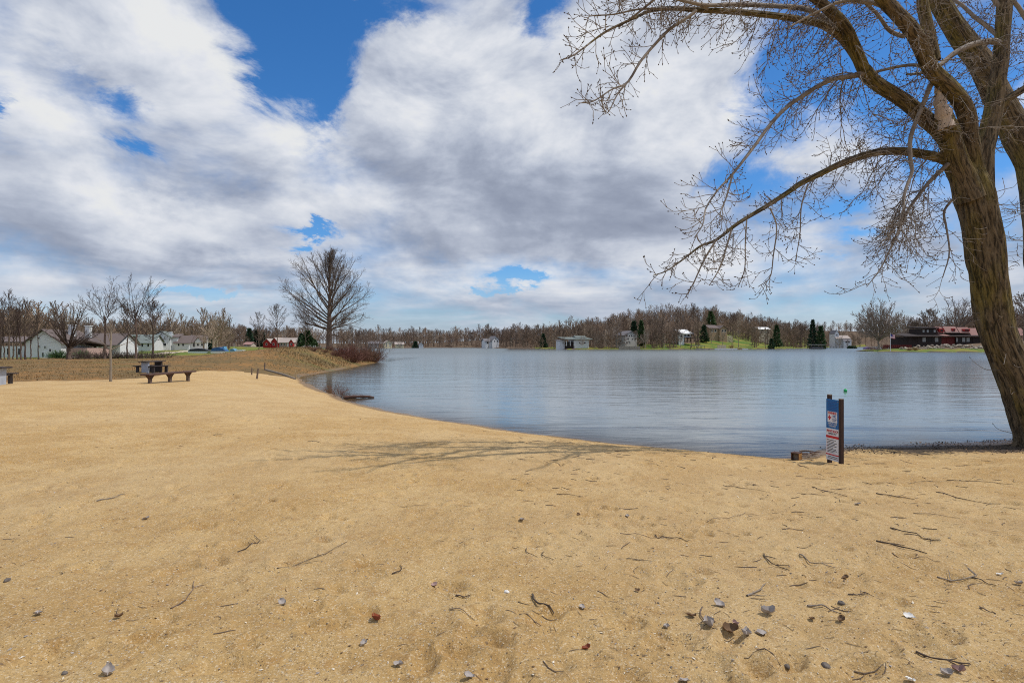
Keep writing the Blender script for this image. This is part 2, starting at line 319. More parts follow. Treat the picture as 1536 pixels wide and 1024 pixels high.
def make_water():
    m,nt,b=mat('lake_water'); N=NT(nt); p=N.pos()
    b.inputs['Base Color'].default_value=(.125,.150,.152,1); sx=N.node('ShaderNodeSeparateXYZ'); N.setin(sx,0,p); nt.links.new(N.lin(sx.outputs[1],18,200,.05,.33),b.inputs['Roughness']); b.inputs['IOR'].default_value=1.333
    w=N.noise(N.mapping(p,(.22,.62,1)),1.0,3,.55,.6); w2=N.noise(N.mapping(p,(.9,3.3,1)),1.0,4,.6,.8); w3=N.noise(N.mapping(p,(3.5,9,1)),1.0,2,.5)
    gust=N.ss(N.noise(N.mapping(p,(.012,.05,1)),1.0,3,.55),.35,.68)   # calmer and rougher lanes
    
    h=N.m('ADD',N.m('MULTIPLY',w,.60),N.m('ADD',N.m('MULTIPLY',w2,N.lin(gust,0,1,.055,.15)),N.m('MULTIPLY',w3,N.lin(gust,0,1,.006,.02))))
    nt.links.new(N.bump(h,.062,1.0),b.inputs['Normal'])
    sh=N.attr('shallow'); tr_=N.node('ShaderNodeBsdfTransparent'); tr_.inputs[0].default_value=(.80,.78,.62,1); gl=N.node('ShaderNodeBsdfGlossy'); gl.inputs['Roughness'].default_value=.05
    nt.links.new(b.inputs['Normal'].links[0].from_socket,gl.inputs['Normal']); fr=N.node('ShaderNodeFresnel'); fr.inputs[0].default_value=1.333; nt.links.new(b.inputs['Normal'].links[0].from_socket,fr.inputs['Normal'])
    m1=N.node('ShaderNodeMixShader'); N.setin(m1,0,fr.outputs[0]); nt.links.new(tr_.outputs[0],m1.inputs[1]); nt.links.new(gl.outputs[0],m1.inputs[2])
    m2=N.node('ShaderNodeMixShader'); N.setin(m2,0,sh); nt.links.new(b.outputs[0],m2.inputs[1]); nt.links.new(m1.outputs[0],m2.inputs[2]); nt.links.new(m2.outputs[0],nt.nodes['Material Output'].inputs[0])
    xs=np.concatenate([[-500,-200,-60],np.linspace(-30,40,240),[60,120,250,900]]); ys=np.concatenate([np.linspace(10,60,200),[70,90,130,200,400,1200]]); X,Y=np.meshgrid(xs,ys); nx=len(xs); i=np.arange(len(ys)-1)[:,None]*nx; k=np.arange(nx-1)[None]
    mb=MB(); mb.add(np.stack([X,Y,X*0],-1).reshape(-1,3),np.stack([i+k,i+k+1,i+nx+k+1,i+nx+k],-1).reshape(-1,4)); o=mb.build('lake_water',m); tag(o,kind='structure')
    dp=np.maximum(-sdist(X,Y),0)*.12; at=o.data.attributes.new('shallow','FLOAT','POINT'); at.data.foreach_set('value',np.exp(-(dp/.17)**1.3).astype(np.float32).ravel())
make_water()
SUN_EL,SUN_AZ=rad(60),rad(-3)   # sun to the right, a little behind the camera
sd=Vector((math.cos(SUN_EL)*math.cos(SUN_AZ),math.cos(SUN_EL)*math.sin(SUN_AZ),math.sin(SUN_EL)))
su=bpy.data.lights.new('sun','SUN'); so=bpy.data.objects.new('sun',su); COL.objects.link(so); su.energy=SUNE; su.angle=rad(.55); su.color=(1,.94,.86)
so.rotation_euler=sd.to_track_quat('Z','Y').to_euler()
def make_sky():
    w=bpy.data.worlds.new('World'); sc.world=w; w.use_nodes=True; nt=w.node_tree; N=NT(nt)
    for n in list(nt.nodes): nt.nodes.remove(n)
    out=N.node('ShaderNodeOutputWorld'); bg=N.node('ShaderNodeBackground'); bg2=N.node('ShaderNodeBackground'); mx=N.node('ShaderNodeMixShader')
    sky=N.node('ShaderNodeTexSky',sky_type='NISHITA'); sky.sun_disc=False; sky.sun_elevation=SUN_EL; sky.sun_rotation=rad(90)-SUN_AZ; sky.altitude=250; sky.air_density=1.0; sky.dust_density=.6; sky.ozone_density=3
    d=N.node('ShaderNodeTexCoord').outputs['Generated']; d=N.vm('NORMALIZE',d)
    sx=N.node('ShaderNodeSeparateXYZ'); N.setin(sx,0,d); x,y,z=sx.outputs
    zc=N.m('MAXIMUM',z,0.0)
    wl=N.lin(z,.05,.40,.55,.25); wl1=N.m('SUBTRACT',1.0,wl); zz=N.m('ADD',N.m('MULTIPLY',zc,.88),.13)          # a cloud deck that curves down to the horizon
    cb=N.node('ShaderNodeCombineXYZ'); N.setin(cb,0,N.m('DIVIDE',x,zz)); N.setin(cb,1,N.m('DIVIDE',y,zz)); cb.inputs[2].default_value=3.7
    up=N.vm('SCALE',cb.outputs[0],scale=.955)            # the same deck a little higher up
    rt=N.vm('ADD',cb.outputs[0],(.16,-.04,0))
    def dens(v,det=9): return N.noise(v,.95,det,.56,.35)
    q=N.vm('MULTIPLY',d,(1,1,1.75)); qu=N.vm('ADD',q,(.045,0,.075))
    def puff(v,det=9): return N.noise(v,4.6,det,.57,.25)
    n=N.m('ADD',N.m('MULTIPLY',dens(cb.outputs[0]),wl),N.m('MULTIPLY',puff(q),wl1))
    n_=N.m('ADD',N.m('MULTIPLY',dens(cb.outputs[0],5),wl),N.m('MULTIPLY',puff(q,6),wl1)); nu=N.m('ADD',N.m('MULTIPLY',dens(up,5),wl),N.m('MULTIPLY',puff(qu,6),wl1))
    soft=N.noise(cb.outputs[0],.55,4,.5)
    wob=N.noise(q,5.5,8,.66,.4,col=True); ws=N.node('ShaderNodeSeparateColor'); N.setin(ws,0,wob)
    az=N.m('ADD',N.m('ARCTAN2',x,y),N.m('MULTIPLY',N.m('SUBTRACT',ws.outputs[0],.5),.26)); el=N.m('ADD',N.m('ARCSINE',z),N.m('MULTIPLY',N.m('SUBTRACT',ws.outputs[1],.5),.17))
    def lobe(px,py,sx_,sy_):
        a0=math.atan((px-CX)/F); e0=math.atan((HY-py)/F*math.cos(a0)); sa=sx_/F*math.cos(a0)**2; se=sy_/F*math.cos(a0)
        u=N.m('MULTIPLY',N.m('SUBTRACT',az,a0),1/sa); v=N.m('MULTIPLY',N.m('SUBTRACT',el,e0),1/se)
        q=N.m('MULTIPLY_ADD',u,u,N.m('MULTIPLY',v,v)); return N.m('EXPONENT',N.m('MULTIPLY',q,-1))
    def total(L,base=0.):
        s=base
        for px,py,a,b_,k in L: s=N.m('MULTIPLY_ADD',lobe(px,py,a,b_),k,s)
        return s
    cover=total(CLOUD_COVER,.14)
    dd=N.m('ADD',n,cover)
    wisp=N.noise(q,13,7,.62,.5)
    mask=N.ss(N.m('ADD',dd,N.m('MULTIPLY',N.m('SUBTRACT',wisp,.5),.14)),.37,.76)
    shade=total(CLOUD_SHADE,0.)
    lit=N.m('MULTIPLY',N.m('SUBTRACT',n_,nu),3.9)        # tops towards the light, bases away from it
    thick=N.ss(n,.42,.72)
    v=N.m('ADD',N.m('ADD',.66,lit),N.m('SUBTRACT',shade,N.m('MULTIPLY',N.m('SUBTRACT',thick,.4),.22)))
    v=N.m('ADD',v,N.m('MULTIPLY',N.m('SUBTRACT',soft,.5),.5))
    v=N.m('ADD',v,N.m('MULTIPLY',N.m('SUBTRACT',wisp,.5),.16))
    v=N.m('ADD',N.m('MULTIPLY',v,.70),.13)
    ramp=N.node('ShaderNodeValToRGB'); N.setin(ramp,0,v); cr=ramp.color_ramp; cr.interpolation='B_SPLINE'
    stops=[(0,(.30,.345,.46)),(.3,(.40,.455,.58)),(.55,(.60,.66,.79)),(.8,(.86,.90,.97)),(1,(1.0,1.01,1.06))]
    cr.elements[0].position=0; cr.elements[0].color=(*stops[0][1],1); cr.elements[1].position=1; cr.elements[1].color=(*stops[-1][1],1)
    for p_,c_ in stops[1:-1]: e=cr.elements.new(p_); e.color=(*c_,1)
    hzn=N.ss(z,.13,.0)
    ccol=N.mix(N.m('MULTIPLY',hzn,.55),ramp.outputs[0],(.50,.58,.72))
    hs=N.node('ShaderNodeHueSaturation'); hs.inputs['Saturation'].default_value=1.15; N.setin(hs,'Color',N.mix(1.0,sky.outputs[0],(.74,.93,1.14),'MULTIPLY'))
    N.setin(bg,0,hs.outputs[0]); bg.inputs[1].default_value=SKYE
    N.setin(bg2,0,ccol); bg2.inputs[1].default_value=CLOUDE
    mk=N.m('MAXIMUM',mask,N.m('MULTIPLY',hzn,.80))
    N.setin(mx,0,mk); nt.links.new(bg.outputs[0],mx.inputs[1]); nt.links.new(bg2.outputs[0],mx.inputs[2]); nt.links.new(mx.outputs[0],out.inputs[0])
    w.cycles.sampling_method='MANUAL'; w.cycles.sample_map_resolution=512
# px, py, half-widths, weight of the larger cloud masses and gaps
CLOUD_COVER=[(425,55,62,62,-.55),(475,135,38,60,-.5),(560,10,110,30,-.45),(520,60,50,40,-.25),(840,25,30,45,-.4),(400,130,30,30,-.25),
 (165,140,42,32,-.34),(5,185,24,40,-.34),(185,222,30,12,-.3),(100,95,25,20,-.1),
 (1180,110,75,65,-.5),(1300,80,90,95,-.5),(1440,190,90,100,-.45),(1105,262,80,38,-.42),(1240,300,60,20,-.3),(1290,350,50,14,-.25),(1520,330,60,40,-.2),
 (478,358,32,7,-.5),(765,424,36,8,-.5),(715,432,20,5,-.3),(300,440,50,6,-.35),(1120,330,60,12,-.1),
 (200,50,130,90,.3),(700,170,190,110,.32),(960,180,120,130,.3),(850,320,200,60,.3),(250,330,260,90,.22),(1250,180,70,30,.1),(1200,240,90,25,.2),(640,40,60,30,.1),(1000,40,80,50,.15)]
CLOUD_SHADE=[(850,300,190,48,-.42),(900,335,70,25,-.2),(870,215,110,50,-.16),(300,405,300,28,-.3),(100,330,140,40,-.2),(640,372,110,22,-.28),(480,300,120,30,-.1),(250,265,170,30,-.12),(1150,420,250,22,-.15),(600,240,60,40,-.2),
 (200,60,190,80,.02),(640,120,120,60,.20),(960,130,110,90,.3),(480,240,70,30,.18),(560,310,60,15,.15),(350,50,50,60,.15),(1010,260,50,40,.2),(760,60,120,50,.15),(1250,190,100,40,.3),(640,440,160,12,.15),(200,300,120,14,.15),(1200,400,160,12,.12)]
make_sky()
# ------------------------------------------------------------------ trees
def crom(P,n):
    """Catmull-Rom resampling to n points"""
    P=np.asarray(P,float); m=len(P)
    Q=np.vstack([2*P[0]-P[1],P,2*P[-1]-P[-2]]); t=np.linspace(0,m-1-1e-6,n); i=t.astype(int); f=(t-i)[:,None]
    a,b,c,d=Q[i],Q[i+1],Q[i+2],Q[i+3]
    return .5*((2*b)+(-a+c)*f+(2*a-5*b+4*c-d)*f*f+(-a+3*b-3*c+d)*f**3)
def thick(mb,pts,radii,sides=40,step=.05,seed=0,ridge=.055,attrs=None,flare=0):
    """a trunk or limb with furrowed bark"""
    pts=np.array(pts,float); L=np.linalg.norm(np.diff(pts,axis=0),axis=1).sum(); n=max(6,int(L/step))
    C=crom(np.hstack([pts,np.array(radii)[:,None]]),n); P,r=C[:,:3],np.maximum(C[:,3],.004)
    T=np.gradient(P,axis=0); T/=np.linalg.norm(T,axis=1,keepdims=True)
    N1=np.zeros_like(P); v=np.array([0,1.,0]) if abs(T[0][1])<.8 else np.array([1.,0,0]); v=v-T[0]*v.dot(T[0]); v/=np.linalg.norm(v)
    for k in range(n):
        v=v-T[k]*v.dot(T[k]); v/=np.linalg.norm(v); N1[k]=v
    N2=np.cross(T,N1); a=np.arange(sides)*2*np.pi/sides
    l=np.concatenate([[0],np.cumsum(np.linalg.norm(np.diff(P,axis=0),axis=1))])
    A,Lg=np.meshgrid(a,l); w=np.minimum(np.abs(A-np.pi),np.pi)/np.pi
    u=np.cos(A)*2.1; u2=np.sin(A)*2.1; rr=r[:,None]
    k1=np.abs(vnoise(u*3.2+40,u2*3.2+Lg*1.1,seed)+vnoise(u*3.2+Lg*.7,u2*3.2+9,seed+3)-1)*2
    k2=vnoise(u*1.1+Lg*.9,u2*1.1+5,seed+5)-.5; k3=vnoise(u*7+Lg*3,u2*7+Lg*2,seed+7)-.5
    disp=1+ridge*(k1-.5)+.10*k2*min(1,ridge*20)+ridge*.45*k3
    if flare: disp*=1+flare*np.exp(-Lg/.45)*(1+.5*np.cos(A*5+seed))
    V=P[:,None,:]+(rr*disp)[:,:,None]*(N1[:,None,:]*np.cos(A)[:,:,None]+N2[:,None,:]*np.sin(A)[:,:,None])
    i=np.arange(n-1)[:,None]*sides; k=np.arange(sides)[None]; q=np.stack([i+k,i+(k+1)%sides,i+sides+(k+1)%sides,i+sides+k],-1).reshape(-1,4)
    mb.add(V.reshape(-1,3),q); mb.add(V[-1],[list(range(sides))]); 
    if attrs is not None:
        bk=np.stack([np.cos(A)*rr,np.sin(A)*rr,Lg+seed*3.3],-1).reshape(-1,3); attrs.append(bk); attrs.append(bk[-sides:])
def unit(v): return v/(np.linalg.norm(v)+1e-9)
def shoot(p,d,L,r0,r1,n,grav=0.,curl=0.,wob=.15):
    pts=[np.array(p,float)]; d=unit(np.array(d,float)); st=L/n
    for k in range(n):
        f=(k+1)/n; g=grav*(1-f) if curl else grav
        d=unit(d+np.array([R.gauss(0,wob),R.gauss(0,wob),R.gauss(0,wob)-g*st*3+(curl*f*f*st*4 if curl else 0)]))
        pts.append(pts[-1]+d*st)
    return np.array(pts), np.linspace(r0,r1,n+1)
def rperp(t):
    v=np.array([R.gauss(0,1),R.gauss(0,1),R.gauss(0,1)]); return unit(v-t*v.dot(t))
def bare_tree(seed,h,cw,th,nl=26,n2=7,n3=5,r0=.3,up=(20,75),tw=.02,fork=False,lean=0,leader=.97,bend=.25,low=0,n4=0,lk=1.,clus=1.15):
    R.seed(seed); trunk=[];crown=[]
    n=9; top=h*leader if not fork else h*th*1.05
    pts=np.array([[lean*h*(k/n)**1.3+R.gauss(0,.005*h)*(k>0),R.gauss(0,.005*h)*(k>0),top*k/n] for k in range(n+1)])
    rad_=r0*(1-np.linspace(0,1,n+1)**.8*(.93 if not fork else .35)); rad_[0]*=1.35
    trunk.append((pts,rad_)); cz=h*(th+1)/2*.98; rz=h*(1-th)/2*1.05; rx=cw/2
    for k in range(nl):
        f=(k+R.random())/nl; zf=(th+(leader-th)*f**clus*.9) if not fork else th*R.uniform(.75,1.02)
        t=zf*h/top*n if not fork else n*R.uniform(.75,1); i=min(int(t),n-1); p=pts[i]+(pts[i+1]-pts[i])*(t-i)
        az=k*2.4+R.uniform(-.5,.5); e=rad(up[0]+(up[1]-up[0])*(f if not fork else R.random())+R.uniform(-8,8))
        d=np.array([math.cos(az)*math.cos(e),math.sin(az)*math.cos(e),math.sin(e)])
        # length to the crown envelope
        q=np.array([p[0]/rx,p[1]/rx,(p[2]-cz)/rz]); dd=np.array([d[0]/rx,d[1]/rx,d[2]/rz]); a=dd.dot(dd); b=q.dot(dd); c=q.dot(q)-1; D=b*b-a*c
        L=((-b+math.sqrt(D))/a if D>0 else .3*cw)*R.uniform(.82,1.04); L=max(L,.12*h)
        rl=max(tw*1.6,min(r0*.55,r0*.42*(L/(.55*h))**.8)*lk); N=7
        lp,lr=shoot(p,d,L,rl,tw,N,grav=-bend/max(L,1)*.5,wob=.055); (trunk if False else crown).append((lp,lr))
        for j in range(n2):
            g=(j+R.random())/n2*.8+.18; t2=g*N; i2=min(int(t2),N-1); p2=lp[i2]+(lp[i2+1]-lp[i2])*(t2-i2); tt=unit(lp[i2+1]-lp[i2])
            d2=unit(tt+rperp(tt)*R.uniform(.5,1.0)+np.array([0,0,.18])); L2=L*((1-g)*.45+.14)*R.uniform(.7,1.2)
            sp,sr=shoot(p2,d2,L2,max(tw,rl*(1-g)*.5),tw*.7,4,grav=-.1/max(L2,.5),wob=.09); crown.append((sp,sr))
            for m in range(n3):
                g3=(m+R.random())/n3*.85+.12; t3=g3*4; i3=min(int(t3),3); p3=sp[i3]+(sp[i3+1]-sp[i3])*(t3-i3); tt=unit(sp[i3+1]-sp[i3])
                d3=unit(tt+rperp(tt)*R.uniform(.5,1.1)+np.array([0,0,.15])); L3=max(L2*((1-g3)*.5+.2),.03*h)*R.uniform(.7,1.2)
                tp,tr=shoot(p3,d3,L3,tw*.85,tw*.55,2,wob=.1); crown.append((tp,tr))
                for m4 in range(n4):
                    p4=tp[1]+(tp[2]-tp[1])*R.random() if m4%2 else tp[0]+(tp[1]-tp[0])*R.uniform(.4,1); d4=unit(unit(tp[2]-tp[0])+rperp(unit(tp[2]-tp[0]))*R.uniform(.5,1.1)+np.array([0,0,.15]))
                    crown.append(shoot(p4,d4,L3*R.uniform(.35,.7),tw*.6,tw*.5,1,wob=.05))
    for k in range(low):
        az=R.uniform(0,6.28); lp,lr=shoot(pts[2],(math.cos(az),math.sin(az),.15),cw*.4,r0*.2,tw,7,grav=.05,wob=.08); crown.append((lp,lr))
        for j in range(8):
            i2=1+R.randrange(6); crown.append(shoot(lp[i2],(R.gauss(0,1),R.gauss(0,1),-.3),cw*.12,tw,tw*.6,3,wob=.12))
    return trunk,crown
def tree_obj(name,label,cat,loc,tr,cr_,mt,mc,group=None,rz=0,ts=9,sc_=1):
    t=thing(name,label,cat,loc,rz,group)
    a=MB(); V,Fq=tubes(tr,ts); a.add(V,Fq); a.build('trunk',mt,t,True)
    c=MB()
    big=[q for q in cr_ if q[1][0]>.045]; sm=[q for q in cr_ if q[1][0]<=.045]
    for L,s_ in ((big,6),(sm,3)):
        if L: V,Fq=tubes(L,s_); c.add(V,Fq)
    c.build('crown',mc,t,True); t.scale=(sc_,)*3
    return t
M_BARK=M2('grey_brown_bark',(.155,.115,.085),(.085,.062,.046),14,.9,(1,1,.25),.5,.03,rand=.2)
M_TWIG=M2('bare_twigs',(.195,.145,.110),(.125,.090,.066),3,.85,bump=0,rand=.22)
M_TWIGL=M2('pale_twigs',(.36,.30,.235),(.24,.19,.145),3,.85,bump=0,rand=.15)
M_TWIGD=M2('dark_twigs',(.105,.078,.060),(.068,.048,.038),3,.85,bump=0,rand=.15)
M_RED=M2('red_brown_stems',(.205,.100,.062),(.130,.070,.050),2.5,.9,bump=0,rand=.2)
M_TAN=M2('dry_reeds',(.42,.31,.16),(.30,.20,.09),2.5,.9,bump=0,rand=.15)
M_PINE=M2('pine_needles',(.028,.062,.022),(.055,.105,.030),.9,.7,bump=0,detail=3,rand=.15)
M_PINE2=M2('fir_needles',(.016,.040,.022),(.035,.075,.032),.9,.7,bump=0,detail=3,rand=.15)
def big_bark():
    m,nt,b=mat('cottonwood_bark'); N=NT(nt); v=N.attr('bark','Vector')
    f=N.noise(N.mapping(v,(17,17,2.6)),1,6,.62,.7); g=N.noise(N.mapping(v,(1.6,1.6,.42)),1,4,.6); k=N.noise(N.mapping(v,(46,46,9)),1,3,.6)
    c=N.mix(N.ss(f,.34,.62),(.026,.020,.013),(.165,.124,.076)); c=N.mix(N.m('MULTIPLY',N.ss(g,.44,.60),.72),c,N.mix(N.ss(f,.3,.65),(.030,.026,.008),(.190,.150,.034)))
    c=N.mix(N.m('MULTIPLY',N.ss(k,.58,.72),.4),c,(.28,.24,.19))
    nt.links.new(c,b.inputs['Base Color']); b.inputs['Roughness'].default_value=.9; b.inputs['Specular IOR Level'].default_value=.2
    nt.links.new(N.bump(N.m('ADD',f,N.m('MULTIPLY',k,.35)),.9,.035),b.inputs['Normal']); return m
M_BIG=big_bark()
M_BARE=M2('torn_bare_wood',(.56,.47,.39),(.42,.33,.26),3,.8,(7,7,.25),.5,.02)
M_LTWIG=M2('cottonwood_twigs',(.30,.262,.222),(.145,.115,.092),1.4,.8,bump=0)
def bark_attr(o,attrs):
    at=o.data.attributes.new('bark','FLOAT_VECTOR','POINT'); A=np.vstack(attrs); assert len(A)==len(o.data.vertices); at.data.foreach_set('vector',A.astype(np.float32).ravel())
def big_tree():
    R.seed(5); D=15.2; b=base(1564,D)
    t=thing('cottonwood_tree','huge leaning bare cottonwood with mossy trunk and torn white stub on the beach','tree',b)
    ctr=b.copy()
    def LP(L,d0,d1):
        n=len(L); P=np.array([P3(x,y,d0+(d1-d0)*(k/(n-1))**1.6) for k,(x,y,w) in enumerate(L)]); r=np.array([w/2*(d0+(d1-d0)*(k/(n-1))**1.6)/F for k,(x,y,w) in enumerate(L)])*.81*np.cos(np.arctan2(np.abs(P[:,0]),P[:,1]))**.75
        return P-ctr,r
    mb=MB(); at=[]; limbs=[]
    T=LP([(1570,690,104),(1564,660,96),(1547,620,80),(1523,560,70),(1498,500,67),(1484,420,68),(1474,350,72),(1464,305,74),(1457,276,68),(1452,256,56),(1449,240,40),(1447,226,20)],D,D)
    thick(mb,*T,sides=84,step=.03,seed=1,ridge=.105,attrs=at,flare=.42)
    stub=LP([(1454,300,58),(1444,268,50),(1433,240,46),(1424,200,40),(1418,184,36),(1416,177,33)],D-.15,D-.95)
    thick(mb,*stub,sides=48,step=.03,seed=2,ridge=.09,attrs=at)
    spec=dict(
     A=([(1432,232,32),(1412,200,33),(1392,182,32),(1358,153,30),(1316,126,28),(1295,106,29)],15,14.0),
     A1=([(1300,110,22),(1280,78,20),(1262,56,18),(1244,43,16),(1226,35,14),(1190,28,12.5),(1145,22,11.5),(1100,18,10.5),(1060,16,9.5),(1006,13,8),(975,17,6.2),(948,29,5),(907,49,4),(862,82,2.6),(840,91,1.6)],14.0,10.0),
     A2=([(1296,106,24),(1282,72,24),(1266,38,22),(1240,12,20),(1218,-6,18),(1180,-30,15),(1120,-60,11),(1040,-75,7),(960,-70,4)],14.0,9.4),
     A3=([(1262,50,12),(1230,24,11),(1205,13,10),(1156,9,9),(1100,7,8),(1056,8,7),(1000,-4,5),(930,-12,3)],14.2,10.6),
     A4=([(1044,16,6.5),(1035,24,6.2),(1006,43,5.8),(984,65,5.4),(961,92,4.8),(941,124,4.2),(918,134,3),(890,152,2.4),(867,155,1.5)],11.9,10.6),
     A5=([(941,124,3.2),(926,142,2.6),(914,166,2),(906,172,1.4)],11.0,10.6),
     A6=([(1006,14,5),(960,14,4.2),(920,22,3.2),(887,24,2.4),(880,30,1.4)],11.7,11),
     A7=([(1062,14,5.5),(1030,0,4.8),(985,-6,3.6),(930,2,2)],12.2,11),
     B=([(1296,110,14),(1275,115,11),(1253,118,9.5),(1226,130,8.5),(1201,146,8),(1179,162,7.6),(1156,186,7),(1134,216,6.4),(1107,251,5.4),(1092,269,4.6),(1076,286,3.8),(1059,312,3.2),(1054,337,2.6),(1041,357,1.6)],14.0,10.6),
     B2=([(1100,258,4),(1089,297,3.2),(1082,314,2.2),(1080,326,1.4)],11.4,11),
     C=([(1440,250,30),(1413,238,22),(1388,232,19),(1352,227,17),(1322,228,15.5),(1297,233,14),(1261,246,12.5),(1236,258,11.5),(1200,276,10.5),(1183,288,9.5),(1145,312,8.2),(1107,335,7),(1074,360,5.4),(1051,369,4.2),(1026,388,3.2),(1000,406,2.4),(980,413,1.5)],15.0,12.2),
     C1=([(1074,360,4),(1056,390,3.2),(1041,423,2.4),(1028,446,1.4)],12.8,12.5),
     C2=([(1097,345,3.8),(1089,373,3.2),(1079,403,2.6),(1064,428,1.6)],13,12.7),
     C3=([(1120,330,3.2),(1118,365,2.6),(1117,403,2),(1107,431,1.4)],13.1,13),
     C4=([(1155,312,3.8),(1165,340,3),(1160,383,2.5),(1155,416,2),(1137,430,1.4)],13.4,13.2),
     C5=([(1212,276,3.4),(1202,310,2.8),(1200,350,2.3),(1193,392,1.6)],13.7,13.5),
     Dm=([(1462,310,46),(1460,250,42),(1453,205,37),(1450,173,34),(1440,150,33),(1424,131,32),(1398,106,31),(1381,70,31),(1367,45,30),(1344,19,28),(1326,0,27),(1300,-34,24),(1262,-90,20),(1210,-170,15),(1150,-240,9)],15.2,10.0),
     D2=([(1402,92,24),(1396,62,24),(1388,26,23),(1384,6,22),(1383,-26,17)],14.3,14.2),
     D3=([(1355,55,9),(1334,46,8),(1318,24,7),(1300,6,6),(1280,-12,5),(1240,-30,3)],13.9,12.6),
     E=([(1470,330,52),(1471,285,50),(1472,250,46),(1474,225,43),(1485,187,37),(1493,150,34),(1497,120,32),(1501,88,30),(1503,59,29),(1506,20,29),(1508,-20,28),(1516,-90,25),(1510,-180,20),(1490,-280,14),(1470,-380,7)],15.4,16),
     E2=([(1494,170,20),(1510,150,17),(1538,132,15),(1580,100,13),(1650,40,10),(1730,-20,6)],15.5,15),
     E3=([(1502,66,15),(1488,62,14),(1462,66,13),(1435,78,12),(1412,96,10),(1392,108,7),(1360,112,5)],15.6,14.4),
     E4=([(1504,90,16),(1520,66,15),(1540,30,13),(1570,-40,11),(1620,-130,7)],15.8,17),
     Fl=([(1414,112,12),(1400,122,11),(1391,140,10),(1384,159,9.5),(1372,187,9),(1365,213,8.6),(1366,243,8),(1368,258,7),(1357,289,6.2),(1355,319,5.5),(1347,342,5)],14.2,13.4),
     G=([(1422,246,10),(1393,274,8),(1375,297,7),(1363,314,6.4),(1352,337,5.4),(1336,372,4),(1320,404,2.6),(1300,430,1.6)],14.8,13.8),
     H=([(1396,110,9),(1384,100,8),(1362,98,7),(1330,104,6),(1300,112,5)],14.3,14.2),
     I=([(1428,300,6),(1416,318,5),(1420,344,4),(1424,380,3),(1414,416,2)],15,14.4))
    for k,(nm,(L,d0,d1)) in enumerate(spec.items()):
        P,r=LP(L,d0,d1); limbs.append((nm,P,r))
        if r[0]*2*F/d0>11: thick(mb,P,r,sides=40 if r[0]>.2 else 24,step=.04,seed=k+4,ridge=.07 if r[0]>.15 else .035,attrs=at)
    tr=mb.build('trunk',M_BIG,t,True); bark_attr(tr,at)
    tb=MB(); q,rq=LP([(1420,192,28),(1416,174,31),(1411,158,26),(1408,143,15),(1405,130,8),(1404,112,1)],D-.93,D-.97); V,Fq=tubes([(crom(q,14),np.interp(np.linspace(0,1,14),np.linspace(0,1,6),rq)*(1+.16*np.sin(np.arange(14)*2.1+1)))],10); tb.add(V,Fq); tb.build('torn_stub',M_BARE,tr,True)
    polys=[]; buds=[]
    def bud(p,d):
        buds.append((p,unit(np.array(d))))
    def twiglets(P,r,every,Lr,grav):
        n=len(P)-1
        seg=np.linalg.norm(np.diff(P,axis=0),axis=1).sum(); m=max(2,int(seg/every))
        for j in range(m):
            g=(j+R.random())/m*.93+.06; x=g*n; i=min(int(x),n-1); p=P[i]+(P[i+1]-P[i])*(x-i); tt=unit(P[i+1]-P[i])
            d=unit(tt*.9+rperp(tt)*R.uniform(.6,1.1)+np.array([0,0,.1])); L=R.uniform(*Lr)
            a=shoot(p,d,L,.0054,.0038,4,grav,R.choice([0,.9,1.6]),.13); polys.append(a); bud(a[0][-1],a[0][-1]-a[0][-2])
            if R.random()<.6: bud(a[0][2]+rperp(tt)*.012,a[0][2]-a[0][1]+rperp(tt)*.1)
            if L>.3 and R.random()<.65:
                c=shoot(a[0][2],unit(unit(a[0][3]-a[0][2])+rperp(tt)*.8),L*.5,.005,.004,3,grav,0.9,.13); polys.append(c); bud(c[0][-1],c[0][-1]-c[0][-2])
    def branchlets(P,r,every,Lr,grav,curl,start=.1,dens=1):
        C=crom(np.hstack([P,r[:,None]]),max(8,int(np.linalg.norm(np.diff(P,axis=0),axis=1).sum()/.12))); P,r=C[:,:3],C[:,3]
        seg=np.linalg.norm(np.diff(P,axis=0),axis=1).sum(); m=max(2,int(seg/every)); n=len(P)-1
        for j in range(m):
            g=start+(1-start)*(j+R.random())/m; x=min(g*n,n-.01); i=int(x); p=P[i]; tt=unit(P[i+1]-P[i]); L=R.uniform(*Lr)*(1.1-.55*g)
            d=unit(tt*R.uniform(.1,.8)+rperp(tt)*.9+np.array([0,0,R.uniform(-.35,.35)])); r0=min(max(.008,L*.0095),max(r[i]*.6,.008))
            a=shoot(p,d,L,r0,.0048,max(6,int(L/.13)),grav,curl*R.uniform(.2,1.3),.10); polys.append(a); bud(a[0][-1],a[0][-1]-a[0][-2])
            twiglets(a[0],a[1],.15/dens,(.10,.42),grav*.6)
            if L>.9:
                for _ in range(int(L*1.6)):
                    ii=R.randrange(2,len(a[0])-2); t2=unit(a[0][ii+1]-a[0][ii]); c=shoot(a[0][ii],unit(t2+rperp(t2)*.8),L*R.uniform(.3,.55),r0*.6,.005,7,grav,curl*R.uniform(.2,1.2),.11); polys.append(c); bud(c[0][-1],c[0][-1]-c[0][-2]); twiglets(c[0],c[1],.16/dens,(.08,.32),grav*.6)
